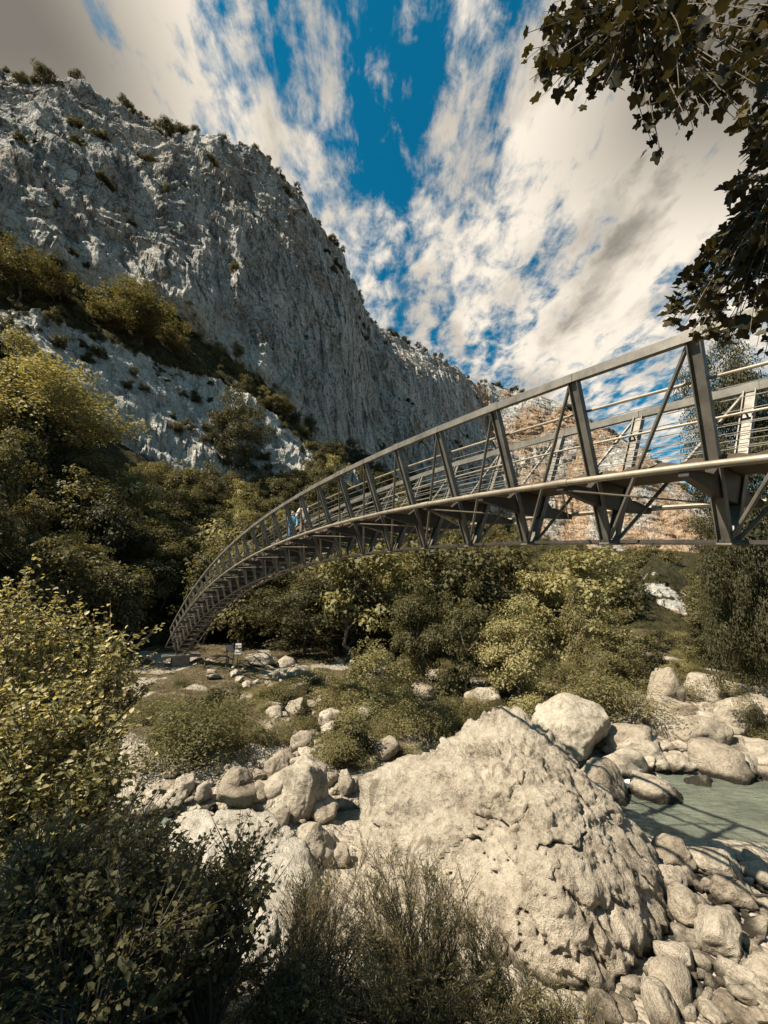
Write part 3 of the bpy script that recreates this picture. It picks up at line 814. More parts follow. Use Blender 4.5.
named = [
    # left of the great boulder
    (305, 822, 56, 66, 'tall pale boulder with a dark hollow under it, left of the huge boulder', 6),
    (274, 786, 27, 34, 'small upright boulder touching the upper left of the tall pale boulder', 5),
    (229, 808, 36, 42, 'narrow grey upright boulder above the big pale rock slab', 5),
    (168, 822, 36, 30, 'rounded boulder at the upper left corner of the pale rock slab', 5),
    (200, 806, 22, 22, 'small dark grey boulder between the round one and the upright one', 4),
    (182, 798, 22, 22, 'dark boulder half under the feathery bush above the slab', 4),
    (250, 817, 30, 22, 'low pale stone lying on the top edge of the big slab', 4),
    (277, 829, 26, 22, 'small round stone between the slab and the tall pale boulder', 4),
    (308, 868, 42, 46, 'block shaped pale rock at the right end of the slab', 5),
    (300, 755, 24, 26, 'round boulder in the scrub behind the tall pale boulder', 4),
    (365, 728, 28, 24, 'rounded pale boulder alone in the scrub behind the huge boulder', 5),
    (258, 667, 36, 17, 'flat pale boulder beside the signpost at the bridge foot', 5),
    (284, 668, 22, 14, 'small tilted stone right of the flat boulder by the signpost', 4),
    (297, 678, 26, 12, 'long low stone in front of the wood near the signpost', 4),
    (345, 800, 18, 26, 'dark wedge of rock in the gap left of the huge boulder', 4),
    (322, 822, 36, 26, 'low pale stone at the pool edge left of the huge boulder', 4),
    (338, 868, 26, 22, 'small stone leaning on the left foot of the huge boulder', 4),
    # behind and right of it
    (486, 716, 44, 30, 'pale block peeping over the top of the huge boulder', 5),
    (577, 764, 92, 66, 'big boulder with a dark wet right end behind the huge boulder', 6),
    (615, 830, 58, 68, 'smooth pale boulder squeezed between the huge boulder and the water', 6),
    (668, 830, 64, 54, 'rounded boulder standing in the turquoise water', 6),
    (712, 814, 42, 34, 'dark tilted angular rock at the water edge', 5),
    (676, 712, 44, 46, 'tall leaning pale boulder in front of the shrubs across the river', 5),
    (714, 708, 42, 38, 'pale smooth boulder under the dark tree on the right', 5),
    (668, 733, 48, 26, 'low boulder with a dark underside across the river', 5),
    (716, 758, 62, 40, 'broad mottled boulder on the far gravel bar', 5),
    (650, 766, 66, 30, 'long pale rock lying along the far water edge', 5),
    (742, 738, 40, 34, 'grey boulder on the far bar near the picture edge', 5),
    (752, 790, 50, 36, 'big pale boulder by the water at the right picture edge', 5),
    (684, 878, 50, 36, 'pale boulder on the near bank at the water edge', 5),
    (728, 882, 52, 26, 'flat boulder on the near bank beside a driftwood branch', 5),
    (680, 902, 36, 32, 'rounded stone touching the right side of the huge boulder', 5),
    (700, 935, 44, 36, 'smooth egg shaped stone on the near gravel bank', 5),
    (742, 915, 44, 30, 'pale wedge shaped stone on the near gravel bank', 5),
    (735, 965, 56, 44, 'long slanting stone in the near gravel bank', 5),
    (688, 985, 40, 34, 'squarish stone low on the near gravel bank', 5),
]
for q in named: put_rock(q[0], q[1], q[2], q[3], q[4], sub=q[5])
# big pale slab lower left
slp = [at(*q) for q in ((150, 830, 10.4), (180, 806, 11.0), (235, 800, 11.2), (280, 812, 11.0), (318, 846, 10.3), (322, 884, 9.4), (290, 890, 9.2), (140, 860, 9.6), (180, 960, 7.8), (250, 960, 7.8), (210, 1010, 7.0))]
slp += [(p_[0], p_[1], -6.6) for p_ in (at(140, 830, 10.6), at(330, 870, 10.3), at(150, 1010, 7.0), at(290, 980, 7.4), at(230, 800, 11.8))]
o = hull_rock('boulder', slp, 6, 9.0, .16, 40, mt='slab'); tag(o, 'big pale rock slab half hidden by leafy bushes at lower left', 'boulder')

# many stones of the far bar and the near gravel bank share a few shapes
rnd = random.Random(5)
stone_me = [rock_mesh(900 + i, 3 if i < 5 else 4, (1, rnd.uniform(.7, 1), rnd.uniform(.5, .85)), 13, 34, .17, 'stone') for i in range(14)]


def inpoly(x, y, poly):
    r_ = False; j = len(poly) - 1
    for i in range(len(poly)):
        if (poly[i][1] > y) != (poly[j][1] > y) and x < (poly[j][0] - poly[i][0]) * (y - poly[i][1]) / (poly[j][1] - poly[i][1]) + poly[i][0]: r_ = not r_
        j = i
    return r_


def scatter_stones(poly, n, smin, smax, label, group, name, mt, power=2.0, mind=.75):
    xs = [p_[0] for p_ in poly]; ys = [p_[1] for p_ in poly]; done = []; tries = 0
    while len(done) < n and tries < n * 40:
        tries += 1
        x, y = rnd.uniform(min(xs), max(xs)), rnd.uniform(min(ys), max(ys))
        if not inpoly(x, y, poly): continue
        b_ = hit(x, y)
        if b_ is None: continue
        s = smin + (smax - smin) * rnd.random() ** power
        if any((b_[0] - q[0]) ** 2 + (b_[1] - q[1]) ** 2 < ((s + q[2]) * mind) ** 2 for q in done): continue
        done.append((b_[0], b_[1], s))
        me_ = rnd.choice(stone_me); o = bpy.data.objects.new(name, me_); col.objects.link(o)
        if not me_.materials: me_.materials.append(M[mt])
        o.location = (b_[0], b_[1], b_[2] + s * .28); o.scale = (s, s * rnd.uniform(.75, 1.1), s * rnd.uniform(.65, 1.05))
        o.rotation_euler = (rnd.uniform(-.3, .3), rnd.uniform(-.3, .3), rnd.uniform(0, 6.28))
        tag(o, label, 'stone', group)
    print(name, len(done), 'placed')


scatter_stones([(612, 700), (768, 690), (768, 800), (735, 790), (690, 768), (610, 775), (596, 735)], 190, .22, 1.15, 'pale limestone rock in the jumble of the far river bar', 'rocks of the far river bar', 'river_rock', 'boulder', 1.6, .58)
scatter_stones([(668, 850), (768, 868), (768, 1024), (590, 1024), (640, 985), (668, 960), (684, 925), (664, 880)], 190, .09, .42, 'worn grey cobble on the near gravel bank beside the huge boulder', 'cobbles of the near gravel bank', 'cobble', 'boulder', 1.4, .62)
scatter_stones([(200, 668), (345, 660), (440, 690), (352, 800), (330, 860), (140, 830), (150, 780), (280, 740)], 170, .13, .75, 'pale stone strewn in the scrub of the far bank left of the huge boulder', 'stones in the far bank scrub', 'bank_stone', 'boulder')


# ------------------------------------------------------------------ foliage builders
def leaf_quads(P, N, size, asp, rg, fold=.12, T=None, kind='diamond'):
    n = len(P); N = N / (np.linalg.norm(N, axis=1)[:, None] + 1e-9)
    T = rg.normal(size=(n, 3)) if T is None else T
    T = T - N * (T * N).sum(1)[:, None]; T /= np.linalg.norm(T, axis=1)[:, None] + 1e-9
    B = np.cross(N, T); s = size[:, None] if np.ndim(size) else np.full((n, 1), size)
    if kind == 'diamond':
        prof = [(0, 0, 0), (.45, .5, fold), (1, 0, -.05), (.45, -.5, fold)]; faces = [[0, 1, 2, 3]]
    elif kind == 'broad':   # folded along the midrib, pointed
        prof = [(0, 0, 0), (.28, .46, fold), (.68, .36, fold * .7), (1, 0, -.08), (.68, -.36, fold * .7), (.28, -.46, fold), (.45, 0, -.03)]
        faces = [[0, 1, 6], [1, 2, 6], [2, 3, 6], [3, 4, 6], [4, 5, 6], [5, 0, 6]]
    elif kind == 'maple':
        pr = [(0, 0), (-.06, .16), (-.10, .36), (.08, .42), (.20, .40), (.30, .56), (.48, .55), (.54, .36), (.60, .24), (.82, .20), (1.0, 0)]
        prof = [(a, b_, fold * abs(b_) - .10 * a * a) for a, b_ in pr] + [(a, -b_, fold * abs(b_) - .10 * a * a) for a, b_ in pr[::-1][1:-1]]
        prof.append((.34, 0, -.01)); k = len(prof) - 1; faces = [[i, (i + 1) % k, k] for i in range(k)]
    m_ = len(prof)
    V = np.stack([P + T * (a * s) + B * (b_ * asp * s) + N * (c_ * s) for a, b_, c_ in prof], 1).reshape(-1, 3)
    F = (np.arange(n)[:, None, None] * m_ + np.array(faces)[None]).reshape(-1, len(faces[0]))
    return V, F, len(faces)


def crown_mesh(name, seed, kind, nclump, nleaf, leaf, rc, rad, cz, asp=.62, flat_=.62, shell=.55, droop=0.0):
    rg = np.random.RandomState(seed)
    D = rg.normal(size=(nclump, 3)); D /= np.linalg.norm(D, axis=1)[:, None]
    rfac = (shell + (1 - shell) * rg.rand(nclump)) * (1 + .75 * pn(D * 1.5 + seed * 3.1))
    C = D * rfac[:, None] * np.array(rad)
    if kind == 'cone': C[:, :2] *= np.clip(1.0 - (C[:, 2:3] / rad[2]) * .75, .12, 1.4)
    if kind == 'dome': C[:, 2] = np.abs(C[:, 2]) * 1.0 - rad[2] * .25
    C[:, 2] += cz
    rcl = rc * rg.uniform(.45, 1.55, nclump)
    which = rg.choice(nclump, nleaf, p=rcl ** 2 / (rcl ** 2).sum())
    o = rg.normal(size=(nleaf, 3)); o /= np.linalg.norm(o, axis=1)[:, None]; o *= (rg.rand(nleaf) ** .5)[:, None] * 1.15
    off = o * rcl[which][:, None] * np.array([1, 1, flat_])
    P = C[which] + off; P[:, 2] -= droop * (off[:, 0] ** 2 + off[:, 1] ** 2) / rc
    N = .7 * o + np.array([0, 0, .75]) + .55 * rg.normal(size=(nleaf, 3)) + .35 * D[which]
    V, F, nf = leaf_quads(P, N, leaf * rg.uniform(.6, 1.35, nleaf), asp, rg)
    ct = rg.rand(nclump)
    tone = np.clip(.45 * ct[which] + .55 * rg.rand(nleaf), 0, 1)
    me_ = mesh_np(name, V, F, attr={'tone': ('FACE', np.repeat(tone, nf))})
    return me_, C


def limb(p, q, r0, r1, rg, n=5, wob=.06):
    p, q = np.array(p, float), np.array(q, float); t = np.linspace(0, 1, n); L = np.linalg.norm(q - p)
    P = p[None] * (1 - t[:, None]) + q[None] * t[:, None]; P[1:-1] += rg.normal(size=(n - 2, 3)) * wob * L
    P[:, 2] += np.sin(t * math.pi) * -.05 * L
    return P, r0 * (1 - t) + r1 * t


def trunk_mesh(seed, C, h0=.30, r=.022, multi=1):
    rg = np.random.RandomState(seed); paths = []
    for m_ in range(multi):
        b0 = np.array([rg.normal() * .02 * multi, rg.normal() * .02 * multi, -.04]); topc = C[rg.randint(len(C))]
        top = np.array([topc[0] * .3, topc[1] * .3, h0 + .35]); P, rad = limb(b0, top, r, r * .35, rg, 7, .03); paths.append((P, rad))
        for c_ in C[rg.permutation(len(C))[:max(6, 12 // multi)]]:
            i = rg.randint(2, 6); paths.append(limb(P[i], c_, rad[i] * .6, r * .08, rg))
    V, F = tubes_np(paths, 5); return mesh_np('trunk', V, F, smooth=True)


KIND = {}


def variant(key, matkey, n, **kw):
    tr = kw.pop('trunk', dict()); L = []
    for i in range(n):
        me_, C = crown_mesh('crown', kw.get('seed', 1) + i * 7, **{k: v for k, v in kw.items() if k != 'seed'})
        me_.materials.append(M[matkey]); tm = trunk_mesh(kw.get('seed', 1) + i, C, **tr); tm.materials.append(M['bark']); L.append((me_, tm))
    KIND[key] = L


B_ = dict(kind='round', nclump=46, nleaf=4200, leaf=.042, rc=.115, rad=(.36, .36, .40), cz=.60)
variant('forest', 'forest', 4, seed=21, **B_)
variant('forestdark', 'dark', 3, seed=61, **B_)
variant('forestpale', 'pale', 3, seed=91, **dict(B_, nleaf=3600))
variant('russet', 'russet', 1, seed=131, **dict(B_, nleaf=3400))
H_ = dict(kind='round', nclump=90, nleaf=15000, leaf=.022, rc=.085, rad=(.36, .36, .43), cz=.56, trunk=dict(r=.018))
variant('neardark', 'dark', 2, seed=161, **H_)
variant('nearforest', 'forest', 3, seed=181, **H_)
variant('nearpale', 'pale', 2, seed=201, **dict(H_, nleaf=12000, rc=.095, shell=.35))
variant('slender', 'scrub', 1, seed=221, **dict(H_, kind='round', rad=(.17, .17, .46), nleaf=7000, nclump=50, rc=.07))
variant('scrub', 'scrub', 3, seed=241, kind='dome', nclump=60, nleaf=9000, leaf=.034, rc=.15, rad=(.50, .50, .62), cz=.28, asp=.30, trunk=dict(h0=.1, r=.012, multi=5))
variant('scrubpale', 'pale', 2, seed=261, kind='dome', nclump=50, nleaf=7000, leaf=.040, rc=.15, rad=(.48, .48, .62), cz=.28, asp=.45, trunk=dict(h0=.1, r=.012, multi=5))
variant('scrubdark', 'dark', 2, seed=281, kind='dome', nclump=40, nleaf=2600, leaf=.07, rc=.16, rad=(.48, .48, .60), cz=.30, trunk=dict(h0=.1, r=.012, multi=3))
variant('bigdark', 'dark', 1, seed=301, **dict(H_, nclump=260, nleaf=120000, leaf=.0098, rc=.060, rad=(.34, .34, .44), cz=.55))


def plant(kind, loc, h, wd, label, group, name='broadleaf_tree', cat='tree', rg=rnd):
    me_, tm = rg.choice(KIND[kind]); e = empty(name, tuple(loc), label, cat, group)
    e.scale = (wd, wd, h); e.rotation_euler = (0, 0, rg.uniform(0, 6.28))
    a = bpy.data.objects.new('trunk', tm); b_ = bpy.data.objects.new('crown', me_)
    for o in (a, b_): col.objects.link(o); o.parent = e
    return e


def plant_px(kind, x, ybase, ytop, wpx, label, group=None, name='broadleaf_tree', cat='tree', Y=None):
    b_ = hit(x, ybase) if Y is None else at(x, ybase, Y)
    if Y is not None: b_[2] = land_z(b_[0], b_[1])
    d = b_[1] * CP + b_[2] * SP_
    top = at(x, ytop, b_[1]); h = max(top[2] - b_[2], .3); wd = wpx / FPX * d / .86
    return plant(kind, b_ - np.array([0, 0, .08]), h, wd, label, group, name, cat)


OPEN = [(155, 590, 225, 662, 45), (90, 385, 290, 462, 105), (648, 576, 688, 608, 150), (232, 642, 300, 672, 46), (0, 326, 60, 345, 90), (60, 352, 200, 400, 90), (200, 395, 280, 440, 100), (540, 470, 690, 538, 300)]


def hides(p_, h, wd):
    """would a tree here stand in one of the clearings"""
    d = p_[1] * CP + p_[2] * SP_; x = 384 + FPX * p_[0] / d; w2 = FPX * wd / d * .4
    zf = lambda z: 512 - FPX * (z * CP - p_[1] * SP_) / (p_[1] * CP + z * SP_)
    yb, yt = zf(p_[2]), zf(p_[2] + h)
    return any(x + w2 > a and x - w2 < c_ and yb > b_ and yt < d_ and math.hypot(p_[0], p_[1]) < far_ for a, b_, c_, d_, far_ in OPEN)


# individual trees and bushes one can point to
PT = [
    ('nearpale', 525, 712, 594, 92, 'pale yellow-green tree behind the huge boulder, brightest of the far bank', 'broadleaf_tree', 'tree'),
    ('scrub', 195, 768, 672, 112, 'big feathery grey-green bush below the far bridge foot', 'feathery_bush', 'bush'),
    ('scrub', 430, 742, 662, 62, 'feathery bush just left of the huge boulder peak', 'feathery_bush', 'bush'),
    ('scrubpale', 378, 694, 628, 66, 'pale leafy bush behind the lone round boulder', 'leafy_bush', 'bush'),
    ('scrub', 340, 770, 700, 62, 'brownish bush in the stones behind the tall pale boulder', 'feathery_bush', 'bush'),
    ('neardark', 305, 655, 572, 110, 'dark spreading tree under the middle of the bridge arch', 'broadleaf_tree', 'tree'),
    ('slender', 582, 690, 578, 52, 'slender upright grey-green tree right of the pale tree', 'broadleaf_tree', 'tree'),
    ('nearforest', 628, 702, 618, 84, 'olive tree with drooping layered crown under the bridge', 'broadleaf_tree', 'tree'),
    ('scrub', 603, 722, 640, 90, 'dense low bush behind the wet ended boulder', 'feathery_bush', 'bush'),
    ('nearforest', 470, 700, 590, 80, 'olive tree left of the pale tree under the bridge', 'broadleaf_tree', 'tree'),
    ('nearforest', 425, 690, 585, 90, 'mid green tree behind the feathery bush under the bridge', 'broadleaf_tree', 'tree'),
    ('scrubpale', 545, 725, 672, 50, 'small pale bush at the foot of the pale tree', 'leafy_bush', 'bush'),
    ('scrub', 764, 742, 680, 40, 'straggly grass-like bush at the right picture edge', 'feathery_bush', 'bush'),
    ('scrub', 348, 716, 668, 50, 'small bush left of the lone round boulder', 'feathery_bush', 'bush'),
    ('scrub', 280, 705, 668, 50, 'low bush between the pale stones near the signpost', 'feathery_bush', 'bush'),
    ('scrub', 468, 722, 678, 40, 'low bush touching the back of the huge boulder', 'feathery_bush', 'bush'),
    ('scrubpale', 320, 690, 660, 34, 'tiny pale bush in front of the dark spreading tree', 'leafy_bush', 'bush'),
    ('scrub', 690, 700, 655, 60, 'bush in front of the dark tree behind the far bar', 'feathery_bush', 'bush'),
]
for k_, x, yb, yt, wp, lb, nm, ct in PT: plant_px(k_, x, yb, yt, wp, lb, None, nm, ct)
# the dark tree at the right behind the bridge
for x, Y, yt, wd, lb in ((772, 16.5, 350, 6.6, 'tall dark tree at the right behind the near end of the bridge'), (755, 24, 500, 7.0, 'dark bushy tree at the right under the bridge'), (730, 31, 525, 5.5, 'dark tree left of the bushy one at the right under the bridge')):
    b_ = at(x, 600, Y); b_[2] = land_z(b_[0], b_[1]) - .1; h = at(x, yt, Y)[2] - b_[2]
    plant('bigdark', b_, h, wd, lb, None)


for x, yb, yt, wp, lb in ((745, 672, 600, 80, 'low dark tree by the river under the tall dark tree at the right'), (712, 668, 612, 46, 'low dark tree at the left foot of the dark group on the right'), (768, 690, 590, 80, 'low dark tree at the right picture edge above the far bar')):
    plant_px('neardark', x, yb, yt, wp * 1.15, lb)
b_ = np.array([-10.0, -2.8, -1.75]); plant('nearforest', b_, 12.0, 5.4, 'added tree out of view shading the lower left bushes', None)  # unseen tree added behind the camera to darken the lower left corner
# forest: spaced stems over the slopes, everything one can make out is a tree of its own
def forest(n, gen_, mind, hmin, hmax, kinds, label, group, name='broadleaf_tree', cat='tree', wide=(.75, 1.05), taken=None):
    taken = [] if taken is None else taken; c_ = 0; tries = 0
    while c_ < n and tries < n * 60:
        tries += 1; p_ = gen_()
        if p_ is None: continue
        if any((p_[0] - q[0]) ** 2 + (p_[1] - q[1]) ** 2 < mind ** 2 for q in taken): continue
        h = rnd.uniform(hmin, hmax)
        if hides(p_, h, h): continue
        taken.append((p_[0], p_[1])); c_ += 1
        k_ = rnd.choice(kinds)
        lab = label % {'forest': 'olive', 'forestdark': 'dark green', 'forestpale': 'pale yellow-green', 'russet': 'russet', 'scrubdark': 'dark', 'scrub': 'grey-green', 'scrubpale': 'pale', 'nearforest': 'olive', 'neardark': 'dark green', 'nearpale': 'pale yellow-green'}[k_]
        plant(k_, (p_[0], p_[1], p_[2] - .2), h, h * rnd.uniform(*wide), lab, group, name, cat)
    return taken


def polar(a0, a1, r0, r1, dens=None):
    def g():
        a = math.radians(rnd.uniform(a0, a1)); r = math.sqrt(rnd.uniform(r0 ** 2, r1 ** 2)); x, y = r * math.sin(a), r * math.cos(a)
        return np.array([x, y, land_z(x, y)])
    return g


def ledges(a0, a1, lo, hi):
    """flatter spots of the cliff, two or three plants to a ledge"""
    st = []

    def g():
        if st: return st.pop()
        a = rnd.uniform(a0, a1); j = int(np.clip(np.searchsorted(az, a), 12, ncl - 13)); i = rnd.randint(lo, hi)
        dz = PM[i + 3, j, 2] - PM[i - 2, j, 2]; dr = math.hypot(*PM[i + 3, j, :2]) - math.hypot(*PM[i - 2, j, :2])
        if dz > dr * 1.15: return None
        for q in range(rnd.randint(0, 4)): st.append(PM[min(i + rnd.randint(-2, 2), hi), j + rnd.randint(-11, 11)].copy())
        return PM[i, j].copy()
    return g


def mband(a0, a1, lo, hi):
    """on the mountain between two surveyed lines, fractions of rows"""
    def g():
        a = rnd.uniform(a0, a1); j = int(np.clip(np.searchsorted(az, a), 0, ncl - 1)); i = rnd.randint(lo, hi); return PM[i, j].copy()
    return g


r1_ = 4 + 80; r2_ = r1_ + 40; r3_ = r2_ + 40; r4_ = r3_ + 270
mix = ['forest', 'forest', 'forest', 'forestdark', 'forestdark', 'forestpale']
forest(112, mband(-57, -9, 6, r1_ - 4), 4.6, 5.5, 11.5, mix, '%s broadleaf tree in the wood on the steep slope left of the bridge', 'wood on the left slope')
forest(42, mband(-57, -14, r2_ + 2, r3_ - 2), 3.2, 4, 7.5, mix + ['forestdark', 'forestpale'], '%s tree on the ledge between the pale slabs and the cliff', 'trees on the ledge under the cliff')
forest(58, polar(-24, 34, 38, 72), 3.6, 8, 13.5, mix + ['forestdark'], '%s tree in the wood across the river under the bridge', 'wood under the bridge')
forest(44, mband(-9, 44, 4, r1_ - 8), 5.0, 8, 13, mix, '%s tree in the distant wood below the far cliff', 'distant wood below the far cliff')
forest(36, mband(-16, 16, r1_ - 6, r3_), 5.0, 6, 10, ['forest', 'forestdark', 'forestdark'], '%s tree at the foot of the cliff behind the bridge', 'trees at the cliff foot')
# the wood at the foot of the far cliff reads as one mass of crowns
gen_ = mband(8, 43, 30, r3_ - 2); Vw, Fw, Tw = [], [], []; o_ = 0
small = [crown_mesh('wood', 700 + i, **dict(B_, nleaf=1100, leaf=.075)) for i in range(3)]
gen2_ = mband(20, 45, 12, 88)
for q in range(420):
    p_ = gen_() if q < 330 else gen2_(); h = rnd.uniform(5, 9.5)
    if hides(p_, h, h): continue
    m_ = small[q % 3][0]; nv = len(m_.vertices); v_ = np.empty(nv * 3, np.float32); m_.vertices.foreach_get('co', v_); v_ = v_.reshape(-1, 3) * np.array([h, h, h]) + p_ - [0, 0, 1.2 + .12 * h]
    Vw.append(v_); Fw.append(np.arange(nv).reshape(-1, 4) + o_); o_ += nv; Tw.append(np.clip(np.random.RandomState(q).rand(nv // 4) * .6 + rnd.random() * .4, 0, 1))
tag(link('distant_wood', mesh_np('distant_wood', np.concatenate(Vw), np.concatenate(Fw), attr={'tone': ('FACE', np.concatenate(Tw))}), M['forest']), 'dark wood massed at the foot of the far orange cliff', 'wood', kind='stuff')
forest(90, mband(-52, -8, r1_ - 26, r2_ - 1), 2.4, 1.4, 5.0, ['scrubdark', 'forestdark', 'scrubdark'], '%s shrub rooted in cracks of the pale slabs', 'shrubs on the pale slabs', 'shrub', 'shrub')
forest(90, ledges(-52, 12, r3_ + 3, r3_ + 235), 1.3, 1.2, 5.5, ['scrubdark', 'forestdark', 'scrubdark'], '%s shrub clinging to the grey cliff face', 'shrubs on the cliff face', 'shrub', 'shrub')
forest(100, mband(-53, 14, r4_ - 7, r4_ + 3), 1.6, 3.5, 8.0, ['forestdark', 'scrubdark', 'forestdark'], '%s shrub on the skyline of the grey cliff', 'shrubs on the cliff rim', 'shrub', 'shrub')
forest(60, mband(15, 40, r4_ - 7, r4_ + 4), 3, 4, 9, ['forestdark', 'scrubdark'], '%s shrub on the skyline of the far orange cliff', 'shrubs on the far rim', 'shrub', 'shrub')
for x, y, h in ((42, 84, 10), (166, 132, 10), (20, 82, 6)):
    p_ = hit_mtn(x, y + 3)
    if p_ is not None: plant('forestdark', p_ - np.array([0, 0, 1]), h, h * .95, {42: 'round dark tree standing on the cliff skyline at upper left', 166: 'round dark tree on the skyline midway along the grey cliff', 20: 'small dark tree on the skyline at the left picture edge'}[x], None)
for x, y, t, wpx in ((32, 470, 352, 140), (135, 345, 292, 85), (68, 590, 540, 85), (232, 480, 390, 60), (70, 500, 450, 60), (150, 600, 520, 90), (20, 300, 248, 70)):
    p_ = hit_mtn(x, y)
    if p_ is not None:
        d = p_[1] * CP + p_[2] * SP_; h = (y - t) / FPX * d * 1.08
        lb = {32: 'large pale round-crowned tree at the left below the slabs', 135: 'olive bushy tree on the ledge above the slabs', 68: 'pale spreading tree low on the left slope', 232: 'dark tree beside the slabs above the bridge', 70: 'olive tree in the middle of the left wood', 150: 'olive tree just left of the bridge end', 20: 'dark tree on the ledge at the left picture edge'}[x]
        plant('nearpale' if 'pale' in lb else ('neardark' if 'dark' in lb else 'nearforest'), p_, h, wpx / FPX * d / .8, lb, None)
forest(60, mband(-56, -10, r2_ - 2, r3_ + 2), 2.0, 1.6, 4.2, ['scrubdark', 'scrub', 'scrubdark', 'scrubpale'], '%s bush in the strip of scrub between the pale slabs and the cliff', 'scrub strip under the cliff', 'bush', 'bush')
forest(12, mband(-26, -12, r1_ - 20, r1_ + 5), 4, 2.5, 4, ['russet', 'scrub'], '%s bush among the woods above the bridge end', 'bushes above the bridge end', 'bush', 'bush')


forest(60, mband(22, 44, 6, r3_ - 10), 2.2, 1.2, 3.2, ['scrub', 'scrubdark', 'scrubpale'], '%s bush on the open hillside around the distant pale rock gully', 'bushes on the distant hillside', 'bush', 'bush')


forest(46, polar(17, 40, 30, 78), 1.7, 1.4, 3.4, ['scrub', 'scrubdark', 'scrubpale', 'scrub'], '%s bush in the thicket of the valley floor beyond the far bar', 'thicket beyond the far bar', 'bush', 'bush', (.9, 1.3))


def bankpts():
    x, y = rnd.uniform(150, 720), rnd.uniform(655, 760)
    if 255 < x < 350 and y < 690 or x > 610 and y > 700: return None
    return hit(x, y)


forest(85, bankpts, 1.15, .7, 2.3, ['scrub', 'scrub', 'scrubpale', 'scrubdark'], '%s low bush in the scrub of the far bank', 'low bushes on the far bank', 'bush', 'bush', (.9, 1.4))

# undergrowth: uncountable low leaves and grass over the banks
rg = np.random.RandomState(77)
n = 45000
ux = rg.uniform(-24, 26, n); uy = rg.uniform(4.6, 48, n); yc_, hw_ = river(ux)
den_ = fbm(np.stack([ux, uy, 0 * ux], 1) * .35 + 5, 3)
keep = (np.abs(uy - yc_) > hw_ * 1.5 + .8) & (den_ > np.where(uy > yc_, -.12, .0)) & ~((ux > 3.5) & (uy < yc_) & (uy > 4.5)) & ~((uy < yc_) & (rg.rand(n) < .5))
ux, uy = ux[keep], uy[keep]; uz = ground(ux, uy)
hgt_ = rg.rand(len(ux)) ** 2 * .42
Pn = np.stack([ux, uy, uz + hgt_ * .6], 1); Tn = rg.normal(size=Pn.shape) * .6 + np.array([0, 0, 1.])
V, F, nf = leaf_quads(Pn, rg.normal(size=Pn.shape) + np.array([0, -.2, .5]), rg.uniform(.06, .20, len(ux)), .22, rg, T=Tn)
me = mesh_np('undergrowth', V, F, attr={'tone': ('FACE', rg.rand(len(ux)))})
tag(link('undergrowth', me, M['scrub']), 'low grass and weeds on the river banks', 'undergrowth', kind='stuff')


# ------------------------------------------------------------------ near bushes and the overhanging maple
def poly_targets(poly, n, Y0, Y1, rg):
    xs = [p_[0] for p_ in poly]; ys = [p_[1] for p_ in poly]; L = []
    while len(L) < n:
        x, y = rg.uniform(min(xs), max(xs)), rg.uniform(min(ys), max(ys))
        if inpoly(x, y, poly): L.append(at(x, y, rg.uniform(Y0, Y1)))
    return np.array(L)


def near_bush(name, label, cat, roots, targets, leaf, nper, kind, asp, matkey, seed, spread, stem_r=.012, along=.5, updroop=.3, twig_leaf=None, tdir=None):
    rg = np.random.RandomState(seed); paths = []; LP, LN, LT = [], [], []
    roots = np.array(roots)
    for t_ in targets:
        r_ = roots[np.argmin(((roots - t_) ** 2).sum(1) * rg.uniform(.5, 1.6, len(roots)))]
        mid = (r_ + t_) / 2 + rg.normal(size=3) * .10 * np.linalg.norm(t_ - r_) + np.array([0, 0, .12 * np.linalg.norm(t_ - r_)])
        tt = np.linspace(0, 1, 9)[:, None]; P = (1 - tt) ** 2 * r_ + 2 * tt * (1 - tt) * mid + tt ** 2 * t_
        paths.append((P, stem_r * (1 - .85 * tt[:, 0])))
        u = 1 - rg.rand(nper) * along
        i = np.clip((u * 8).astype(int), 0, 7); f = (u * 8 - i)[:, None]; Q = P[i] * (1 - f) + P[i + 1] * f
        # side twigs
        ntw = max(3, nper // 9); tw0 = Q[:ntw]; twd = rg.normal(size=(ntw, 3)); twd[:, 2] = np.abs(twd[:, 2]) * .5; twd /= np.linalg.norm(twd, axis=1)[:, None]
        tdirn = (t_ - mid) / np.linalg.norm(t_ - mid)
        twd = twd + tdirn * (1.0 if tdir is None else tdir); twd /= np.linalg.norm(twd, axis=1)[:, None]
        tl = spread * rg.uniform(.5, 1.3, ntw)
        for a, d_, l_ in zip(tw0, twd, tl): paths.append((np.stack([a, a + d_ * l_ * .5, a + d_ * l_]), np.array([.35, .25, .1]) * stem_r))
        wch = rg.randint(0, ntw, nper); v = rg.rand(nper)[:, None]
        Q = tw0[wch] + twd[wch] * tl[wch][:, None] * v + rg.normal(size=(nper, 3)) * leaf * .25
        LP.append(Q); LN.append(rg.normal(size=(nper, 3)) * .55 + np.array([0, 0, 1.0])); LT.append(twd[wch] + rg.normal(size=(nper, 3)) * .7 + np.array([0, 0, -updroop]))
    P, N, T = np.concatenate(LP), np.concatenate(LN), np.concatenate(LT)
    if kind == 'narrow': N = rg.normal(size=N.shape)
    V, F, nf = leaf_quads(P, N, leaf * rg.uniform(.55, 1.3, len(P)), asp, rg, T=T, kind='diamond' if kind == 'narrow' else kind, fold=.14)
    e = empty(name, tuple(roots[0]), label, cat); o0 = np.array(e.location)
    tone = rg.rand(len(P))
    link('foliage', mesh_np('foliage', V - o0, F, attr={'tone': ('FACE', np.repeat(tone, nf))}), M[matkey], e)
    Vs, Fs_ = tubes_np(paths, 5); link('branches', mesh_np('branches', Vs - o0, Fs_, smooth=True), M['twig'], e)
    return e


def gpt(x, y): return (x, y, float(ground(x, y)[0]))


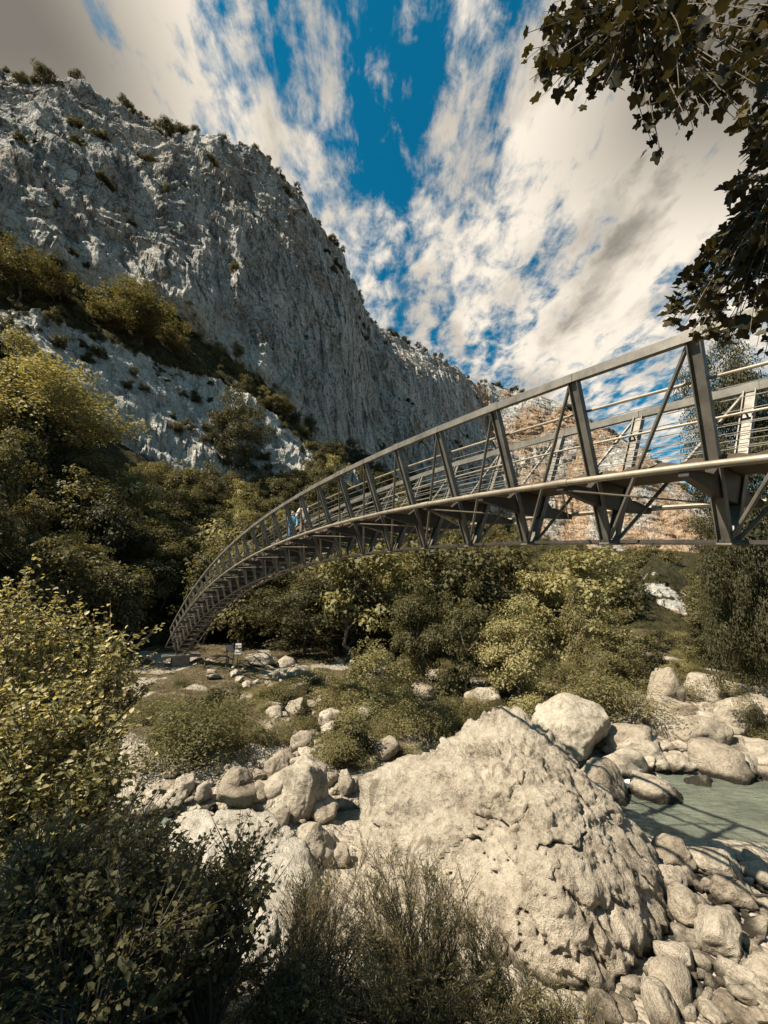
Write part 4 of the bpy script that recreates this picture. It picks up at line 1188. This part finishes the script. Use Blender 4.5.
rg0 = np.random.RandomState(3)
# left leafy bush: sunlit head, darker lower skirts
tg = np.concatenate([
    poly_targets([(0, 585), (45, 585), (60, 620), (110, 625), (138, 665), (128, 740), (0, 740)], 85, 4.2, 5.6, rg0),
    poly_targets([(0, 700), (125, 690), (110, 790), (150, 860), (0, 860)], 110, 3.4, 5.0, rg0),
    poly_targets([(15, 572), (40, 575), (30, 590), (70, 600), (100, 612), (135, 640), (150, 690), (130, 700), (90, 640), (20, 600)], 16, 4.2, 5.2, rg0)])
near_bush('leafy_bush', 'large leafy bush at the left edge with a sunlit yellow-green head', 'bush', [gpt(-3.6, 3.6), gpt(-4.6, 4.2), gpt(-3.0, 4.6), gpt(-5.2, 5.0)], tg, .050, 250, 'broad', .75, 'hazel', 31, .34, along=.6)
tg = np.concatenate([
    poly_targets([(0, 830), (150, 850), (190, 880), (215, 1024), (0, 1024)], 120, 2.3, 3.6, rg0),
    poly_targets([(110, 800), (175, 850), (260, 830), (270, 920), (300, 1000), (110, 960)], 30, 2.9, 3.9, rg0)])
near_bush('leafy_bush', 'dark leafy bush filling the lower left corner in front of the pale slab', 'bush', [gpt(-2.2, 2.2), gpt(-1.4, 2.4), gpt(-2.8, 3.0), gpt(-1.0, 2.9)], tg, .034, 250, 'broad', .72, 'forest', 32, .30)
# feathery willow bush, bottom middle
tg = np.concatenate([
    poly_targets([(280, 880), (330, 862), (370, 850), (430, 858), (470, 885), (505, 940), (545, 990), (570, 1024), (260, 1024)], 230, 3.5, 4.8, rg0),
    poly_targets([(230, 960), (560, 980), (600, 1024), (220, 1024)], 70, 3.0, 3.8, rg0)])
near_bush('willow_bush', 'feathery willow bush at the bottom in front of the huge boulder', 'bush', [gpt(-.6, 3.6), gpt(0.2, 3.6), gpt(.9, 3.7), gpt(0.4, 4.2), gpt(1.3, 3.9)], tg,   .036, 230, 'narrow', .17, 'willow', 33, .20, stem_r=.006, along=.75, updroop=-.5, tdir=1.6)

# overhanging maple: trunk outside the frame on the right, twigs across the sky
rgm = np.random.RandomState(8)
base = np.array(gpt(4.2, .4)); maple = empty('maple_tree', tuple(base), 'overhanging maple branches with dark lobed leaves at upper right', 'tree')
top = base + np.array([-.3, .2, 5.4]); paths = [(np.array([base + [0, 0, -.2], base + [.05, 0, 1.6], base + [-.1, .1, 3.4], top]), np.array([.17, .14, .11, .06]))]
tA = poly_targets([(575, -15), (800, -15), (800, 70), (735, 120), (690, 140), (655, 120), (625, 105), (590, 80)], 115, 1.35, 2.6, rgm)
tB = poly_targets([(508, 55), (535, -5), (560, -5), (600, 5), (625, 60), (600, 105), (560, 120)], 44, 1.7, 2.4, rgm)
tC = poly_targets([(800, 95), (755, 120), (715, 185), (730, 225), (695, 250), (698, 290), (660, 315), (690, 340), (768, 360), (800, 360)], 95, 1.7, 2.9, rgm)
tD = poly_targets([(640, 100), (690, 110), (680, 150), (650, 165)], 12, 1.8, 2.4, rgm)
tF = poly_targets([(735, 50), (800, 50), (800, 150), (745, 150)], 26, 1.5, 2.5, rgm)
tE = poly_targets([(655, 305), (700, 265), (718, 300), (705, 350), (668, 338)], 26, 1.8, 2.6, rgm)
LP, LN, LT = [], [], []
fork = [base + np.array([-.2, .3, 3.6]), base + np.array([-.25, .25, 4.6]), base + np.array([-.1, .5, 2.6])]
hubs = [at(800, 10, 1.9), at(790, 190, 2.2), at(700, -30, 1.8), at(640, 10, 1.9)]
for a, h_ in ((0, 0), (2, 1), (1, 2)):
    tt = np.linspace(0, 1, 7)[:, None]; md = (fork[a] + hubs[h_]) / 2 + np.array([0, 0, .25]); paths.append(((1 - tt) ** 2 * fork[a] + 2 * tt * (1 - tt) * md + tt ** 2 * hubs[h_], np.linspace(.030, .011, 7)))
paths.append((np.array([hubs[2], (hubs[2] + hubs[3]) / 2 + [0, 0, .03], hubs[3]]), np.array([.014, .011, .007])))
for grp, hb in ((tA, (0, 2, 3)), (tB, (3,)), (tC, (1,)), (tF, (0, 1)), (tE, (1,)), (tD, (3, 0))):
    for t_ in grp:
        h_ = min((hubs[i] for i in hb), key=lambda q: np.linalg.norm(q - t_))
        tt = np.linspace(0, 1, 7)[:, None]; md = (h_ + t_) / 2 + rgm.normal(size=3) * .06 + np.array([0, 0, .08])
        P = (1 - tt) ** 2 * h_ + 2 * tt * (1 - tt) * md + tt ** 2 * t_; paths.append((P, np.linspace(.0055, .0016, 7)))
        nl = rgm.randint(7, 12)
        for q in range(nl):
            u = rgm.uniform(.45, 1.0); i = min(5, int(u * 6)); pp = P[i] * (1 - (u * 6 - i)) + P[i + 1] * (u * 6 - i)
            d_ = rgm.normal(size=3) * .7 + np.array([-.2, 0, -.75]); d_ /= np.linalg.norm(d_); st = pp + d_ * rgm.uniform(.02, .055)
            paths.append((np.stack([pp, (pp + st) / 2, st]), np.array([.0011, .001, .0009])))
            LP.append(st); LT.append(d_ + rgm.normal(size=3) * .35); LN.append(rgm.normal(size=3) * .75 + np.array([-.1, -.25, .75]))
LP, LN, LT = map(np.array, (LP, LN, LT))
V, F, nf = leaf_quads(LP, LN, rgm.uniform(.045, .088, len(LP)), .92, rgm, T=LT, kind='maple', fold=.16)
link('leaves', mesh_np('leaves', V - base, F, attr={'tone': ('FACE', np.repeat(rgm.rand(len(LP)), nf))}), M['maple'], maple)
Vs, Fs_ = tubes_np(paths, 6); link('trunk', mesh_np('trunk', Vs - base, Fs_, smooth=True), M['bark'], maple)

# ------------------------------------------------------------------ driftwood, signpost, information board
b_ = hit(742, 905); e = empty('driftwood_branch', tuple(b_), 'dark driftwood branch lying on the near gravel bank', 'branch')
paths = [(np.array([(-.55, .25, .12), (-.2, .1, .2), (.15, -.02, .16), (.6, -.25, .3)]), np.array([.05, .045, .035, .012])), (np.array([(0, .04, .18), (.15, .3, .4), (.2, .45, .62)]), np.array([.03, .018, .006])), (np.array([(-.25, .12, .19), (-.3, -.15, .42), (-.22, -.3, .6)]), np.array([.025, .016, .005]))]
Vs, Fs_ = tubes_np(paths, 7); link('wood', mesh_np('wood', Vs, Fs_, smooth=True), M['beam'], e)

M['board'] = plain('white_sign_plate', (.75, .72, .66)); M['sdark'] = plain('dark_sign_print', (.10, .09, .07)); M['wood'] = plain('weathered_wood', (.14, .10, .07)); M['greyboard'] = plain('grey_board', (.06, .06, .06))
b_ = hit(237, 667); d = b_[1] * CP + b_[2] * SP_; e = empty('signpost', tuple(b_), 'thin signpost with two small white plates beside the flat boulder', 'sign')
hz = 23 / FPX * d
mb = MB(); mb.rod(b_ + [0, 0, -.1], b_ + [0, 0, hz], .04, 8); mb.build('post', M['wood'], e)
for h in (hz - .22, hz - .75):
    mb = MB(); mb.box((b_[0], b_[1] - .07, b_[2] + h), (.50, .03, .36), .12); pl = mb.build('plate', M['board'], e)
    mb = MB(); mb.box((b_[0], b_[1] - .092, b_[2] + h - .02), (.42, .006, .06), .12); mb.build('printed_line', M['sdark'], e)
b_ = hit(229, 667); e = empty('information_board', tuple(b_), 'dark information board on two legs left of the signpost', 'sign')
mb = MB(); mb.box((b_[0], b_[1], b_[2] + 1.5), (.72, .06, .55), .12); mb.build('panel', M['greyboard'], e)
for s in (-.28, .28):
    mb = MB(); mb.rod(b_ + [s, .05, -.1], b_ + [s, .05, 1.8], .045, 8); mb.build('leg', M['wood'], e)
b_ = hit(216, 668); e = empty('wooden_barrier', tuple(b_), 'low wooden barrier rail at the foot of the bridge', 'barrier')
for s in (-1.0, 1.0):
    mb = MB(); mb.rod(b_ + [s, 0, -.1], b_ + [s, 0, 1.05], .06, 8); mb.build('post', M['wood'], e)
mb = MB(); mb.bar(b_ + [-1.15, -.075, .95], b_ + [1.15, -.075, .98], .12, .05, (0, 0, 1)); mb.build('rail', M['wood'], e)


# ------------------------------------------------------------------ people on the bridge
def skin(name, pts, edges, radii, m, parent, lvl=2):
    me_ = bpy.data.meshes.new(name); me_.from_pydata(pts, edges, []); o = link(name, me_, m, parent)
    sk = o.modifiers.new('skin', 'SKIN'); sk.use_smooth_shade = True
    for i, r_ in enumerate(radii): me_.skin_vertices[0].data[i].radius = (r_, r_) if np.isscalar(r_) else r_
    me_.skin_vertices[0].data[0].use_root = True
    ss = o.modifiers.new('subdiv', 'SUBSURF'); ss.levels = lvl; ss.render_levels = lvl
    return o


def person(loc, rz, H, label, top_c, leg_c, hair_c, pose):
    e = empty('person', loc, label, 'person'); e.rotation_euler = (0, 0, rz)
    s = H / 1.70
    ln = pose.get('lean', 0.05)
    J = dict(pelvis=(0, 0, .92), waist=(0, ln * .2, 1.05), chest=(0, ln * .6, 1.28), neck=(0, ln, 1.45), head0=(0, ln + .01, 1.53), head1=(0, ln + .03, 1.64), nose=(0, ln + .125, 1.57))
    for sg, nm in ((-1, 'l'), (1, 'r')):
        a = pose['arm' + nm]; st = pose['step'] * sg
        J['sh' + nm] = (sg * .17, ln * .9, 1.39); J['el' + nm] = (sg * .23, ln + a[0] * .5, 1.12); J['wr' + nm] = (sg * .20, ln + a[0], a[1]); J['hand' + nm] = (sg * .19, ln + a[0] + .05, a[1] - .07)
        J['hip' + nm] = (sg * .09, 0, .88); J['kn' + nm] = (sg * .10, st * .5 + .03, .48); J['an' + nm] = (sg * .10, st, .09); J['toe' + nm] = (sg * .11, st + .15, .03)
    P = {k: tuple(c_ * s for c_ in v) for k, v in J.items()}

    def part(nm, names, edges, rad, m_, par):
        ix = {n_: i for i, n_ in enumerate(names)}
        return skin(nm, [P[n_] for n_ in names], [(ix[a], ix[b_]) for a, b_ in edges], [tuple(np.array(r_) * s) if not np.isscalar(r_) else r_ * s for r_ in rad], m_, par)
    names = list(J); ed = [('pelvis', 'waist'), ('waist', 'chest'), ('chest', 'neck'), ('neck', 'head0'), ('head0', 'head1'), ('head0', 'nose')]
    for nm in 'lr': ed += [('chest', 'sh' + nm), ('sh' + nm, 'el' + nm), ('el' + nm, 'wr' + nm), ('wr' + nm, 'hand' + nm), ('pelvis', 'hip' + nm), ('hip' + nm, 'kn' + nm), ('kn' + nm, 'an' + nm), ('an' + nm, 'toe' + nm)]
    rd = dict(pelvis=.12, waist=.11, chest=.12, neck=.05, head0=.085, head1=.09, nose=.018, sh=.055, el=.038, wr=.028, hand=.035, hip=.085, kn=.055, an=.04, toe=.035)
    part('body', names, ed, [rd[n_] if n_ in rd else rd[n_[:-1]] for n_ in names], plain('skin', (.50, .32, .23)), e)
    nm = ['chest', 'waist', 'pelvis', 'shl', 'ell', 'wrl', 'shr', 'elr', 'wrr']
    part('jacket', nm, [('chest', 'waist'), ('waist', 'pelvis'), ('chest', 'shl'), ('shl', 'ell'), ('ell', 'wrl'), ('chest', 'shr'), ('shr', 'elr'), ('elr', 'wrr')], [.155, .145, .15, .075, .06, .045, .075, .06, .045], plain('jacket_cloth', top_c), e)
    nm = ['pelvis', 'hipl', 'knl', 'anl', 'hipr', 'knr', 'anr']
    part('trousers', nm, [('pelvis', 'hipl'), ('hipl', 'knl'), ('knl', 'anl'), ('pelvis', 'hipr'), ('hipr', 'knr'), ('knr', 'anr')], [.14, .105, .075, .06, .105, .075, .06], plain('trouser_cloth', leg_c), e)
    P['hair0'] = tuple(c_ * s for c_ in (0, ln - .03, 1.60)); P['hair1'] = tuple(c_ * s for c_ in (0, ln + .005, 1.68))
    part('hair', ['hair0', 'hair1'], [('hair0', 'hair1')], [.095, .085], plain('hair', hair_c), e)
    for sg in 'lr': part('shoe', ['an' + sg, 'toe' + sg], [('an' + sg, 'toe' + sg)], [.055, .045], plain('shoe_leather', (.05, .04, .035)), e)
    return e


P_ = bpt(10.25, .31, -.02); person(tuple(P_), -BP['head'] + 2.9, 1.66, 'person in a light blue jacket and jeans walking on the bridge', (.10, .32, .50), (.04, .09, .17), (.12, .07, .04), dict(lean=.05, arml=(.12, 1.0), armr=(-.05, .92), step=.16))
P_ = bpt(9.35, .31, .0); person(tuple(P_), -BP['head'] + 2.4, 1.66, 'person in a pale grey top leaning forward behind the blue one', (.55, .50, .46), (.16, .11, .09), (.16, .06, .03), dict(lean=.18, arml=(.28, 1.08), armr=(.26, 1.05), step=.06))
